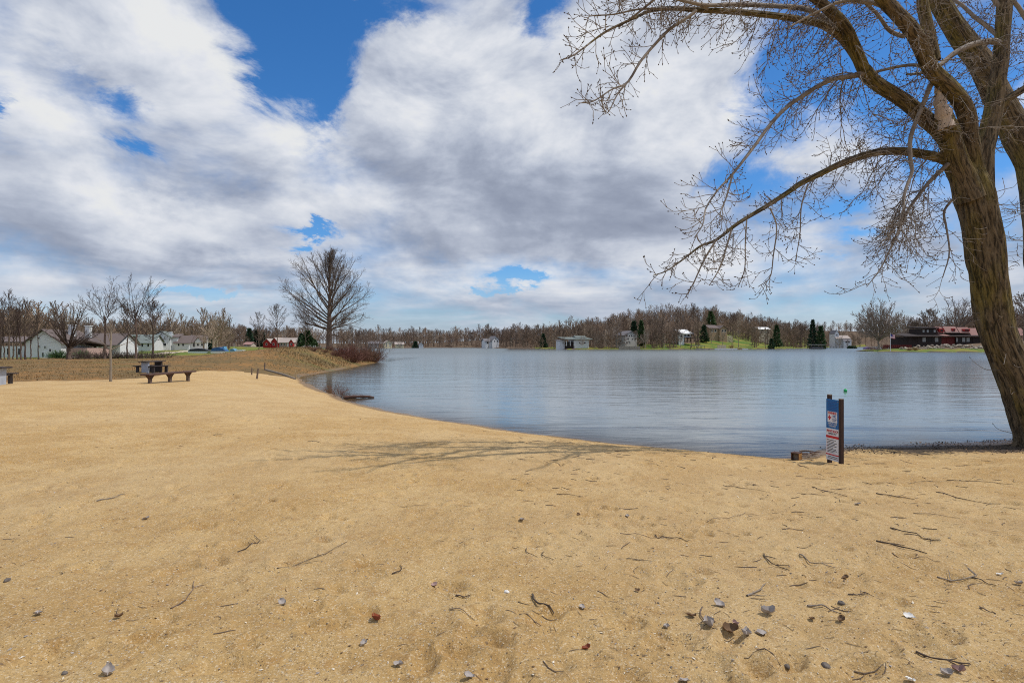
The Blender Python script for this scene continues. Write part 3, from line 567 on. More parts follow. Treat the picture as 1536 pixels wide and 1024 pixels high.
    for nm,P,r in limbs:
        if r[0]*2*F/15<=11 or nm in 'A1 B C A3'.split():
            tip=P[r*2*F/15<9] if nm in('A1','B','C','A3','E2','E3') else P
            rr=r[r*2*F/15<11]; PP=P[r*2*F/15<11]
            if len(PP)>1: polys.append((crom(PP,len(PP)*3),np.interp(np.linspace(0,1,len(PP)*3),np.linspace(0,1,len(PP)),rr)))
        ln=np.linalg.norm(P[-1]-P[0])
        if nm in('A1','A3'): branchlets(P,r,.16,(.35,1.5),.6,.5,.10)
        elif nm in('A',): branchlets(P,r,.18,(.5,1.7),.5,.5,.2)
        elif nm in('B',): branchlets(P,r,.17,(.35,1.35),.45,.6,.03); branchlets(P[:6],r[:6],.16,(.8,2.3),.8,.6,.0)
        elif nm in('C',): branchlets(P,r,.16,(.35,1.3),.5,.6,.06); branchlets(P[:8],r[:8],.17,(.7,2.2),.85,.7,.1)
        elif nm in('A2','Dm'): branchlets(P,r,.21,(.6,1.9),.45,.4,.12)
        elif nm in('Fl',): branchlets(P,r,.17,(.4,1.4),.5,.6,.2); branchlets(P[-3:],r[-3:],.042,(.8,1.7),.95,.75,.1)
        elif nm in('G',): branchlets(P,r,.16,(.5,1.7),.75,.7,.15)
        elif nm in('E','E2','E4'): branchlets(P,r,.27,(.6,1.6),.2,.4,.2)
        elif nm in('D2',): pass
        elif nm in('H','I','E3','D3'): branchlets(P,r,.19,(.5,1.6),.55,.6,.1)
        else: branchlets(P,r,.14,(.25,.85),.4,.6,.1)
    # short pale water shoots on the trunk
    for k in range(34):
        x=R.uniform(1,7.4); i=int(x); p=T[0][i]+(T[0][i+1]-T[0][i])*(x-i); a_=R.uniform(2.6,6.6); rr=T[1][i]; d=np.array([math.cos(a_),math.sin(a_),.12]); q=p+d*rr*.97
        a=shoot(q,d,R.uniform(.3,1.0),.008,.005,8,.2,.9,.16); polys.append(a); bud(a[0][-1],a[0][-1]-a[0][-2])
    # the crown above the picture, which shades the sand
    for nm,k0 in (('Dm',9),('E',8),('A2',4),('E4',2),('E2',3)):
        P,r=[(p_,r_) for n_,p_,r_ in limbs if n_==nm][0]
        for j in range(5):
            i=min(k0+R.randrange(0,6),len(P)-2); tt=unit(P[i+1]-P[i]); d=unit(tt*.5+rperp(tt)*.8+np.array([-.35,-.5,.75]))
            a=shoot(P[i],d,R.uniform(2.4,4.8),.06,.016,9,.06,0,.08); polys.append(a); branchlets(a[0],a[1],.4,(.5,1.3),.2,.3,.2,.7)
    cb=MB(); big=[q for q in polys if q[1][0]>.03]; sm=[q for q in polys if q[1][0]<=.03]
    V,Fq=tubes(big,8); cb.add(V,Fq); V,Fq=tubes(sm,4); cb.add(V,Fq)
    B0=np.array([p for p,d in buds]); Dd=np.array([d for p,d in buds]); n=len(B0); ax=np.cross(Dd,np.array([.3,.8,.5])); ax/=np.linalg.norm(ax,axis=1,keepdims=True)+1e-9; ay=np.cross(Dd,ax)
    ln=rng.uniform(.035,.062,(n,1)); w=ln*.28
    VV=np.stack([B0-Dd*.004]+[B0+Dd*ln*.4+w*(ax*math.cos(a)+ay*math.sin(a)) for a in (0,2.09,4.19)]+[B0+Dd*ln],1).reshape(-1,3)
    tri=np.array([[0,2,1],[0,3,2],[0,1,3],[4,1,2],[4,2,3],[4,3,1]]); cb.add(VV,(np.arange(n)[:,None,None]*5+tri[None]).reshape(-1,3),1)
    cb.build('crown',[M_LTWIG,M_TWIGD],t,True)
    print('big tree polys',len(polys),'buds',n)
def second_tree():
    R.seed(9); D=18.6; b=base(1592,D)
    t=thing('cottonwood_tree','dark bare cottonwood arching in from the right edge behind the huge leaning one','tree',b)
    at=[]; mb=MB()
    def LP(L,d0,d1):
        n=len(L); P=np.array([P3(x,y,d0+(d1-d0)*k/(n-1)) for k,(x,y,w) in enumerate(L)]); return P-b,np.array([w/2*(d0+(d1-d0)*k/(n-1))/F for k,(x,y,w) in enumerate(L)])*.72
    main=LP([(1600,640,84),(1590,600,72),(1576,500,64),(1566,400,60),(1560,320,58),(1552,250,58),(1530,205,56),(1504,160,50),(1470,94,43),(1442,56,40),(1417,16,38),(1392,-30,34),(1360,-100,28),(1330,-190,20),(1300,-280,10)],D,D)
    thick(mb,*main,sides=44,step=.05,seed=21,ridge=.08,attrs=at,flare=.2)
    sub=[LP([(1524,200,26),(1550,170,24),(1600,110,20),(1660,20,14),(1700,-90,8)],D,D+.6),LP([(1430,40,18),(1420,0,16),(1430,-60,13),(1450,-150,8)],D,D+1)]
    for k,(P,r) in enumerate(sub): thick(mb,P,r,sides=24,step=.06,seed=30+k,ridge=.05,attrs=at)
    o=mb.build('trunk',M_BIG,t,True); bark_attr(o,at)
    polys=[]
    for P,r in [main]+sub:
        C=crom(P,40)
        for j in range(48 if P is main[0] else 12):
            i=R.randrange(16 if P is main[0] else 6,39); tt=unit(C[min(i+1,39)]-C[i-1]); L=R.uniform(.5,2.0); a=shoot(C[i],unit(tt*.4+rperp(tt)),L,.018,.006,8,.25,.3,.11); polys.append(a)
            for k in range(int(L*5)):
                ii=R.randrange(1,8); t2=unit(a[0][ii+1]-a[0][ii]) if ii<8 else tt; c=shoot(a[0][ii],unit(t2+rperp(t2)*.8),R.uniform(.15,.7),.0075,.005,4,.2,.5,.14); polys.append(c)
    # hanging twigs seen low at the right edge
    for k in range(12):
        q=P3(R.uniform(1518,1560),R.uniform(300,400),D-1.0)-b; a=shoot(q,(-.3,-.2,.1),R.uniform(.6,1.6),.011,.005,8,.5,.6,.12); polys.append(a)
        for j in range(7): ii=R.randrange(1,8); polys.append(shoot(a[0][ii],(R.gauss(0,1),R.gauss(0,1),-.1),R.uniform(.15,.5),.006,.0045,4,.3,.8,.14))
    c=MB(); V,Fq=tubes(polys,4); c.add(V,Fq); c.build('crown',M_LTWIG,t,True)
big_tree(); second_tree()
# ---- evergreens and shrubs
def evergreen(mb,seed,h,w,ragged=.3,base_z=.06,n=900,sz=.5):
    R.seed(seed); g=np.random.default_rng(seed)
    z=base_z*h+(1-base_z)*h*g.random(n)**1.25; f=(z/h-base_z)/(1-base_z); az=g.random(n)*6.283
    lob=.72+ragged*np.sin(az*3+f*9+seed)*.6+ragged*(g.random(n)-.5)
    Rm=w/2*np.clip((1-f)**.75+.03,0,1)*np.clip(f*9+.4,0,1)*lob; rr=Rm*(1-.75*g.random(n)**2.2)
    P=np.stack([np.cos(az)*rr,np.sin(az)*rr,z-rr*.18],1)
    d=np.stack([np.cos(az),np.sin(az),.1+.5*g.random(n)],1)+g.normal(0,.35,(n,3)); d/=np.linalg.norm(d,axis=1,keepdims=True)
    e=np.cross(d,g.normal(0,1,(n,3))); e/=np.linalg.norm(e,axis=1,keepdims=True); s=sz*(.6+.8*g.random((n,1)))
    V=np.stack([P-e*s*.34,P+e*s*.34,P+d*s*1.15+e*s*.12,P+d*s*1.0-e*s*.2],1).reshape(-1,3); mb.add(V,np.arange(n*4).reshape(-1,4))
def evergreen_obj(label,loc,seed,h,w,m=M_PINE,n=1300,sz=.5,group=None,ragged=.3,base_z=.06):
    t=thing('evergreen_tree',label,'tree',loc,0,group)
    a=MB(); V,Fq=tubes([(np.array([[0,0,-.2],[.02*h,0,h*.5],[0,.01*h,h*.96]]),np.array([h*.018,h*.012,.02]))],7); a.add(V,Fq); a.build('trunk',M_BARK,t,True)
    c=MB(); evergreen(c,seed,h,w,ragged,base_z,n,sz); c.build('crown',m,t); return t
def shrub_mesh(seed,h,w,n,tw,sub=3):
    R.seed(seed); P=[]
    for k in range(n):
        az=R.uniform(0,6.283); q=R.random()**.5*w*.22; e=R.uniform(.35,1.5); d=(math.cos(az)*math.cos(e),math.sin(az)*math.cos(e),math.sin(e)); L=h*R.uniform(.55,1.05)*(1 if e>.8 else w/(2*h)+.2)
        a=shoot((math.cos(az)*q,math.sin(az)*q,-.05),d,L,tw,tw*.6,4,grav=-.04,wob=.12); P.append(a)
        for j in range(sub): i=R.randrange(1,4); tt=unit(a[0][i+1]-a[0][i]); P.append(shoot(a[0][i],unit(tt+rperp(tt)*.8),L*R.uniform(.25,.5),tw*.7,tw*.45,2,wob=.1))
    m=MB(); V,Fq=tubes(P,3); m.add(V,Fq); return m
# ------------------------------------------------------------------ far wood and single trees
far_protos=[]
for k,(h,cw,th,nl,n2,n3,up,fk) in enumerate([(13,8,.2,15,5,3,(10,75),False),(14.5,7,.28,14,5,3,(25,80),False),(12,9,.16,16,5,3,(5,70),False),(15,8.5,.3,13,5,3,(20,75),True),(11,6.5,.18,13,5,3,(15,75),False),(13.5,9.5,.2,16,5,3,(5,65),False)]):
    tr,cr_=bare_tree(100+k,h,cw,th,nl,n2,n3,.24,up,.058,fk)
    far_protos.append((tr,cr_))
def straight(polys,sides):
    """each twig as a light prism, for trees hundreds of metres away"""
    return tubes([(np.array([p[0],p[len(p)//2],p[-1]]),np.array([r[0],r[len(r)//2],r[-1]])) if len(p)>3 else (p[[0,-1]],r[[0,-1]]) for p,r in polys],sides)
def tint_mat(name,cols,ev=False):
    m,nt,b=mat(name); N=NT(nt); a=N.attr('tint'); r=N.node('ShaderNodeValToRGB'); N.setin(r,0,a); cr=r.color_ramp
    for i,(p,c) in enumerate(cols):
        if i<2: e=cr.elements[i]; e.position=p
        else: e=cr.elements.new(p)
        e.color=(*c,1)
    f=N.noise(N.obj(),.35,3,.6); col=N.mix(1.0,r.outputs[0],N.mix(f,(.75,.75,.75),(1.15,1.15,1.15)),'MULTIPLY')
    nt.links.new(col,b.inputs['Base Color']); b.inputs['Roughness'].default_value=.9; b.inputs['Specular IOR Level'].default_value=.1; return m
M_WOOD=tint_mat('far_wood',[(0,(.100,.074,.058)),(1,(.40,.325,.245)),(.25,(.175,.124,.092)),(.5,(.225,.168,.126)),(.75,(.285,.195,.135))])
def clear_of_view(px,Y,extra=0):
    """keep open the sight of the houses and lawns across the lake"""
    for a,b,D in KEEP:
        if a-extra<px<b+extra and Y<D: return False
    return True
# photo columns that must stay open up to the given distance
KEEP=[(36,110,112),(110,150,128),(163,188,158),(204,260,198),(262,304,205),(364,378,330),(390,442,262),(553,569,452),(576,589,447),(592,606,450),(628,636,455),(726,751,440),(839,888,334),(935,958,333),(1016,1041,356),(1060,1094,372),(1050,1124,394),(1136,1157,388),(1252,1277,485),(1350,1540,268),(1056,1070,352),(1096,1112,345),(1120,1154,350),(1154,1217,384)]
def lowpoly(p,keep):
    tr,cr_=p; c=[q for k,q in enumerate(cr_) if len(q[0])>4 or k%keep==0]; return [(a,b*(1.25 if len(a)<4 else 1)) for a,b in c],tr
def far_wood():
    R.seed(77); g=np.random.default_rng(77)
    protos=[]
    for p,kp in [(p,2) for p in far_protos]+[(p,5) for p in far_protos]:
        c,tr=lowpoly(p,kp); c=[(a_,b_*(1.5 if kp==5 and len(a_)<4 else 1)) for a_,b_ in c]; V1,F1=straight(c,3); V2,F2=straight(tr,4); protos.append((np.vstack([V2,V1]),np.vstack([F2,F1+len(V2)])))
    # candidate places: a belt behind the shore of the lake, and the slopes beyond
    pts=[]
    px=g.uniform(-120,1640,30000); Y=np.exp(g.uniform(math.log(110),math.log(950),30000)); X=(px-CX)/F*Y; s=sdist(X,Y)
    for a,y,x,ss in zip(px,Y,X,s):
        r=math.hypot(x,y)
        if a<505:
            if y<150 and a>60: continue
            if y<118: continue
            if a<110: dens=.55 if 118<y<210 else .12
            elif a<300: dens=.5 if 215<y<330 else (.2 if 330<=y<480 else 0)
            elif a<345: dens=.8 if 225<y<330 else .15
            else: dens=.7 if 330<y<520 else 0
            if not (ss>6): continue
        else:
            if ss<5 or (y<235 and a<1300) or (a>1300 and y<250): continue
            dens=.9 if ss<80 else (.6 if ss<220 else .3)
            if a>1300: dens*=.8
        if ss<3 or g.random()>dens: continue
        if not clear_of_view(a,y): continue
        pts.append((x,y,a,ss))
    # thin out so that crowns keep a natural spacing
    keep=[];cell={}
    for q in pts:
        r=math.hypot(q[0],q[1]); sp=2.6+r*.0036; k=(int(q[0]/sp),int(q[1]/sp))
        if k in cell: continue
        cell[k]=1; keep.append(q)
    keep.sort(key=lambda q:math.hypot(q[0],q[1]))
    keep=keep[:5200]
    Vs=[];Fs=[];Ts=[];o=0
    K=np.array(keep); Z=height(K[:,0],K[:,1],False)
    for (x,y,a,ss),z in zip(keep,Z):
        V,Fq=protos[R.randrange(6)+(6 if y>420 else 0)]; an=R.uniform(0,6.283); s=R.choice([R.uniform(.5,.8),R.uniform(.75,1.1),R.uniform(.9,1.28)])*(1.0 if a>505 else .85); zs=R.uniform(.9,1.1)
        c,n=math.cos(an)*s,math.sin(an)*s
        W=np.stack([V[:,0]*c-V[:,1]*n+x,V[:,0]*n+V[:,1]*c+y,V[:,2]*s*zs+z-.2],1)
        t=np.clip(R.gauss(.46,.27)+.25*(float(vnoise(x*.03,y*.03,3))-.5),0,1)
        Vs.append(W);Fs.append(Fq+o);Ts.append(np.full(len(W),t));o+=len(W)
    # brush under the trees
    shp=[]
    for k in range(3):
        m=shrub_mesh(300+k,2.4,3.2,16,.05,2); shp.append((m.V[0],m.F[0][0]))
    q=0
    for _ in range(9000):
        if q>1500: break
        a=g.uniform(505,1540); y=math.exp(g.uniform(math.log(240),math.log(640))); x=(a-CX)/F*y
        ss=float(sdist(np.array([x]),np.array([y]))[0])
        if ss<2.5 or ss>60 or not clear_of_view(a,y) or (a>1300 and y<240): continue
        V,Fq=shp[R.randrange(3)]; s=R.uniform(.5,1.25); an=R.uniform(0,6.28); c,n=math.cos(an)*s,math.sin(an)*s; z=hz(x,y)
        Vs.append(np.stack([V[:,0]*c-V[:,1]*n+x,V[:,0]*n+V[:,1]*c+y,V[:,2]*s+z],1)); Fs.append(Fq+o); Ts.append(np.full(len(V),R.uniform(.2,.9))); o+=len(V); q+=1
    mb=MB(); mb.add(np.vstack(Vs),np.vstack(Fs)); ob=mb.build('far_wood',M_WOOD); tag(ob,kind='stuff')
    at=ob.data.attributes.new('tint','FLOAT','POINT'); at.data.foreach_set('value',np.concatenate(Ts).astype(np.float32))
    print('far wood trees',len(keep),'faces',len(ob.data.polygons))
far_wood()
# trees along the far bank, one by one
M_FT=[M2('far_bark_%s'%n,a,b,.8,.9,bump=0,detail=3,rand=.18) for n,a,b in (('brown',(.21,.15,.115),(.125,.088,.066)),('grey',(.27,.225,.18),(.165,.13,.10)),('pale',(.40,.34,.27),(.26,.205,.155)),('russet',(.235,.145,.10),(.15,.095,.07)))]
def far_tree_data():
    out=[]
    for k,p in enumerate(far_protos):
        tr,cr_=p; a=MB(); V,Fq=straight(tr,5); a.add(V,Fq); c=MB(); V,Fq=straight(cr_,3); c.add(V,Fq); out.append((a,c))
    return out
FTD=far_tree_data(); FTM={}
def far_tree(k,mi,loc,s,rz,label,group):
    key=(k,mi)
    if key not in FTM: a,c=FTD[k]; FTM[key]=(a.mesh('trunk',M_FT[mi],True),c.mesh('crown',M_FT[mi]))
    t=thing('bare_tree',label,'tree',loc,rz,group); t.scale=(s,s,s)
    for nm,me in zip(('trunk','crown'),FTM[key]): o=bpy.data.objects.new(nm,me); COL.objects.link(o); o.parent=t
    return t
def march(px,target,y0,y1):
    Y=np.linspace(y0,y1,600); X=(px-CX)/F*Y; s=sdist(X,Y); k=np.argmax(s>target); return Y[k]
def bank_trees():
    R.seed(31)
    secs=[(580,724,10,'in the low wood left of the steep white house',520),(754,836,9,'between the steep white and long low white houses',420),
          (888,934,7,'between the long low white and three storey houses',330),(960,1015,8,'between the three storey and white slope houses',330),
          (1044,1130,3,'on the lawns right of the white slope house',330),(1132,1208,3,'left of the tall dark pine pair',360),(1240,1292,6,'beside the inlet right of the pine pair',480)]
    for a,b,n,txt,_ in secs:
        for row,(t0,t1) in enumerate(((4,14),(16,40))):
            if n==3 and row: continue
            for i in range(n):
                px=a+(b-a)*(i+.5+R.uniform(-.35,.35))/n; D=march(px,R.uniform(t0,t1),225,760)
                if not clear_of_view(px,D): 
                    if row==0 : continue
                    D=max([d for p,q,d in KEEP if p<px<q])+R.uniform(4,20)
                mi=R.choice([0,0,1,1,2,3]); s=R.uniform(.6,1.0)*(.85 if row==0 else 1.05)*(.7 if n==3 else 1)
                far_tree(R.randrange(6),mi,base(px,D)-np.array([0,0,.15]),s,R.uniform(0,6.28),'%s %s-row bare tree from left %s'%(ordinal(i),['front','second'][row],txt),'bare trees along the far bank')
bank_trees()
# ---- the big round-crowned tree on the point
b=base(494,95)
tr,cr_=bare_tree(42,17.6,15.6,.235,54,9,6,.62,(12,82),.018,bend=.02,low=1,n4=2,lk=.5,leader=.92,clus=1.9)
tree_obj('bare_tree','big bare tree with a rounded fan of branches on the grassy point','tree',b-np.array([0,0,.2]),tr,cr_,M_BARK,M_TWIG)
# ---- the trees by the road on the left
NEAR=[(157,541,84,13.2,6.4,.47,13,.17,(45,86),'tall slender open-crowned bare tree right of the dark crab apple',.018),
 (204,541,85,13.5,6.6,.46,13,.17,(45,86),'tall slender bare tree with forked open crown, right of its tall twin',.018),
 (191,541,88,8.5,4.5,.3,18,.14,(30,75),'short bare tree standing between the two tall slender trees',.018),
 (229,541,90,9.3,6.4,.3,24,.2,(15,75),'dark bare tree with dense middle crown right of the two tall slender trees',.02),
 (388,529,125,9.6,5.0,.4,14,.12,(30,75),'thin bare tree in front of the red house, left of two',.02),
 (416,535,112,10.2,6.2,.42,16,.13,(20,75),'thin bare tree in front of the red house, right of two',.02),
 (458,528,150,9.5,4.0,.4,12,.12,(30,75),'thin grey bare tree between the red house and the big round tree',.022)]
for k,(px,py,D,h,cw,th,nl,r0,up,lab,tw) in enumerate(NEAR):
    tr,cr_=bare_tree(60+k,h,cw,th,nl,6,4,r0,up,tw,fork=k in(0,1),bend=.06,n4=1,lk=.7)
    tree_obj('bare_tree',lab,'tree',base(px,D)-np.array([0,0,.15]),tr,cr_,M_BARK,M_TWIGD if k!=6 else M_TWIG)
tr,cr_=bare_tree(71,8.2,8.6,.24,18,6,4,.36,(8,75),.017,fork=True,bend=.1,n4=1,lk=.8)
tree_obj('crab_apple_tree','dark spreading bare crab apple tree with short trunk in front of the white gabled house','tree',base(103,82)-np.array([0,0,.15]),tr,cr_,M_BARK,M_TWIGD)
R.seed(15)
slim=[]
for k in range(4):
    tr,cr_=bare_tree(80+k,9.2,3.6,.42,13,5,4,.13,(45,82),.017,fork=k%2==0,lean=.02*(k-1.5),bend=.05); slim.append(tree_obj('bare_tree','x','tree',(0,0,0),tr,cr_,M_BARK,M_TWIGD,'slender trees at the left edge'))
xs=[-34,-20,-8,0,7,13,20,26,32,38,46,58]
vis=0
for i,px in enumerate(xs):
    D=R.uniform(74,88); o=slim[i] if i<4 else clone(slim[i%4]); o.location=base(px,D)-np.array([0,0,.1]); o.rotation_euler=(0,0,R.uniform(0,6.28)); s=R.uniform(.72,1.0)*(.8 if px>40 else 1); o.scale=(s,s,s)
    o['label']='%s slender bare tree from the left in the thicket at the left edge'%ordinal(i)
# young tree with a pale trunk on the edge of the sand
R.seed(3); b=base(166,29.2)
tr=[(np.array([[0,0,-.1],[.01,0,.8],[-.01,0,1.6],[.02,.01,2.3],[.0,0,3.0]]),np.array([.07,.055,.05,.04,.012]))]
cr_=[]
for z0,d in ((1.62,(1,.1,.62)),(1.58,(-.8,.2,.85)),(1.95,(.3,-.5,1)),(2.2,(-.3,.3,1)),(2.4,(.45,.2,1))):
    a=shoot((0,0,z0),d,1.15 if z0<1.7 else .75,.026,.010,5,0,0,.06); cr_.append(a)
    for j in range(4 if z0>1.7 else 2): i=R.randrange(1,5); cr_.append(shoot(a[0][i],unit(a[0][i]-a[0][i-1])+rperp(unit(a[0][i]-a[0][i-1]))*.8,.35,.008,.006,3,0,0,.1))
tree_obj('young_tree','young bare tree with thin pale trunk at the edge of the sand','tree',b,tr,cr_,M_FT[1],M_FT[1])
# other single trees
tr,cr_=bare_tree(91,19.5,22,.22,34,8,6,.42,(22,80),.07,fork=True,bend=.1)
tree_obj('bare_tree','pale multi-stemmed bare tree on the tip of the green point beside the flagpole','tree',base(1318,226)-np.array([0,0,.2]),tr,cr_,M_FT[1],M_FT[2])
for k,(px,D,h,cw,lab) in enumerate([(1437,262,22.5,23,'large bare spreading tree rising behind the red roofs of the dark lakeside house'),(1394,266,18,12,'thin bare tree rising behind the upper storey of the dark lakeside house'),(1372,272,13,10,'short bare tree behind the left wing of the dark lakeside house'),(1536,240,20,18,'bare tree seen past the right side of the huge leaning cottonwood')]):
    tr,cr_=bare_tree(95+k,h,cw,.36,22,7,5,.5 if k==0 else .3,(10,75),.075,fork=k==0,bend=.1); tree_obj('bare_tree',lab,'tree',base(px,D)-np.array([0,0,.2]),tr,cr_,M_FT[0],M_FT[1])
for k,(px,D,h,cw,mi,lab) in enumerate([(1098,350,11,9,0,'tall bare tree in front of the tan house across the lake'),(1108,352,10,7,1,'grey bare tree well right of the tan house across the lake'),(864,331,9,6,2,'pale bare sapling in front of the long low white house'),(916,326,13,8,2,'pale bare tree just left of the three storey house'),(1190,368,11,8,3,'russet bare tree left of the dark evergreens on the yellow lawn'),(1148,350,8,7,0,'small dark bare tree on the yellow lawn across the lake')]):
    far_tree(k%6,mi,base(px,D),h/13,k*1.3,lab,None)
for k,(px,D,s_,lab) in enumerate([(846,318,.55,'left end of the long low white house'),(873,317,.62,'white wall of the long low white house'),(939,317,.8,'left edge of the three storey house'),(954,318,.7,'right edge of the three storey house'),(1021,333,.75,'left half of the white house on the slope'),(1037,332,.85,'right half of the white house on the slope'),(1067,362,.7,'left half of the tan house'),(1084,360,.75,'right half of the tan house'),(1141,400,.9,'left end of the white-roofed outbuilding'),(1152,402,.8,'right end of the white-roofed outbuilding'),(1259,462,.9,'small steep gable at the head of the inlet'),(1271,460,.8,'stepped grey roofs at the head of the inlet'),(733,426,.7,'low wing of the steep white house'),(600,430,.7,'low cream bungalow on the far bank')]):
    far_tree([1,3,4][k%3],[1,2,0][k%3],base(px,D)-np.array([0,0,.1]),s_,k*2.1,'thin bare tree in front of the '+lab,'thin trees in front of the lake houses')
# evergreens
EV=[(461,236,7.4,9.5,1,'broad green evergreen right of the red house',1500,.62),(452,240,6.2,5.5,2,'dark narrow evergreen touching the red house on its right',1000,.55),(313,205,4.2,4.2,2,'small dark cone-shaped evergreen right of the grey roofed house',900,.4),
 (374,338,11,7,2,'dark pine left of three behind the small pink roofed cottage',900,.8),(384,345,10,7,2,'dark pine in the middle of three behind the small pink roofed cottage',900,.8),(394,350,8.5,7,2,'dark pine right of three, behind the thin tree by the red house',900,.8),
 (472,262,4.0,4.5,1,'small rounded evergreen behind the fence left of the big round tree',700,.5),
 (951,346,13.5,7.5,2,'dark broad evergreen rising behind the three storey house',1100,.85),(962,331,15,6,1,'tall ragged green pine touching the three storey house on its right',1100,.8),(941,342,8,5,2,'small dark evergreen behind the left corner of the three storey house',700,.7),
 (1056,362,11,7,2,'dark rounded evergreen left of the tan house across the lake',900,.8),(1165,366,14.5,7.5,1,'green evergreen on the slope above the yellow lawn across the lake',1100,.8),(1157,350,6.5,4.5,2,'small dark evergreen at the foot of the yellow lawn across the lake',700,.6),
 (1219,372,19.5,6.8,2,'very dark tall pine, left one of the pair behind the boat dock',1300,.85),(1231,368,16,8.4,1,'green ragged pine, right one of the pair behind the boat dock',1300,.85),
 (623,448,6.5,7,2,'small dark evergreen left of the little white cottage on the far bank',700,.8),(815,372,9,6,2,'dark evergreen on the bank left of the long low white house',800,.7),(1066,402,15,12,0,'tall olive-tinged evergreen breaking the skyline across the lake',1400,.9)]
for k,(px,D,h,w,mi,lab,n,sz) in enumerate(EV):
    evergreen_obj(lab,base(px,D)-np.array([0,0,.1]),500+k,h,w,[M_PINE,M_PINE,M_PINE2][mi],n,sz,ragged=.25 if mi!=0 else .4)
h_=MB(); g=np.random.default_rng(5); n=700; P=np.stack([g.uniform(-3.4,3.4,n),g.uniform(-1,1,n),g.uniform(.1,4.2,n)],1); P[:,0]*=(1-.25*(P[:,2]/4.2)**3)
d=g.normal(0,1,(n,3)); d/=np.linalg.norm(d,axis=1,keepdims=True); e=np.cross(d,g.normal(0,1,(n,3))); e/=np.linalg.norm(e,axis=1,keepdims=True)
h_.add(np.stack([P-e*.3,P+e*.3,P+d*.7+e*.1,P+d*.7-e*.15],1).reshape(-1,3),np.arange(n*4).reshape(-1,4)); tag(h_.build('hedge',M_PINE2,loc=base(1278,392)),'block of clipped dark green hedge beside the inlet across the lake','hedge')
# shrubs
def shrubs(L,mat_,h,w,n,tw,group,sub=3,name='shrub',cat='shrub'):
    me=[shrub_mesh(700+k+int(h*10),h,w,n,tw,sub).mesh(name,mat_) for k in range(3)]
    for k,(px,D,s,lab) in enumerate(L):
        o=bpy.data.objects.new(name,me[k%3]); COL.objects.link(o); o.location=base(px,D); o.rotation_euler=(0,0,k*1.9); o.scale=(s,s,s*(.85+.3*((k*37)%10)/10)); tag(o,lab,cat,group)
tipn=[(462,79,.3),(470,72,.3),(478,78,.32),(487,75,.35),(494,83,.4),(502,76,.5),(509,84,.7),(516,79,.8),(523,84,1.05),(530,77,.95),(536,86,1.1),(543,84,1.05),(550,87,1.1),(556,88.5,1.0),(561,89,.9)]
shrubs([(a,d,s,'%s red-brown leafless shrub from the left on the tip of the grassy point'%ordinal(i)) for i,(a,d,s) in enumerate(tipn)],M_RED,1.9,3.4,80,.022,'red-brown shrubs on the point',4)
shrubs([(541,89,1.15,'taller pale bare shrub near the water end of the grassy point, left of two'),(558,90.5,1.25,'taller pale bare shrub overhanging the water at the grassy point, right of two')],M_TWIG,3.1,4.2,70,.02,'tall pale shrubs at the end of the point',4)
rowx=[112,121,131,141,150,160,171,182,193,205,216,226,237,247]
shrubs([(a,86+(i*7)%5,.8+.25*((i*3)%4)/3,'%s dull purple-brown bush from the left in the hedgerow along the road'%ordinal(i)) for i,a in enumerate(rowx)],M_TWIGD,1.5,2.6,46,.022,'bushes along the road',3,'bush','bush')
shrubs([(82,96,1.0,'evergreen-tinted low bush under the gable of the white house'),(90,92,1.05,'green bush left of the dark crab apple tree'),(124,100,1.1,'yellow-green bush in front of the porch house')],M_PINE,1.3,2.4,60,.04,None,3,'bush','bush')
for i,(px,py) in enumerate([(498,588),(505,592),(512,596)]):
    q=on_ground(px,py,20,60); me=shrub_mesh(760+i,.8,1.1,16,.008,3); tag(me.build('shrub',M_RED,loc=q),['low red-stemmed shrub at the water edge below the big tree, left of three','low red-stemmed shrub at the water edge, middle one of three','low red-stemmed shrub at the water edge beside the floating log'][i],'shrub','low shrubs on the near bank')
shrubs([(1364,212.5,.75,'clump of tan ornamental grass left of two by the dark lakeside house'),(1374,212.5,.8,'clump of tan ornamental grass right of two by the dark lakeside house'),(1110,321,1.2,'clump of orange-tan brush on the shore right of the white seawall'),(1097,340,1.2,'tan brush beside the steps below the tan house')],M_TAN,2.0,2.4,60,.05,None,2,'shrub','shrub')
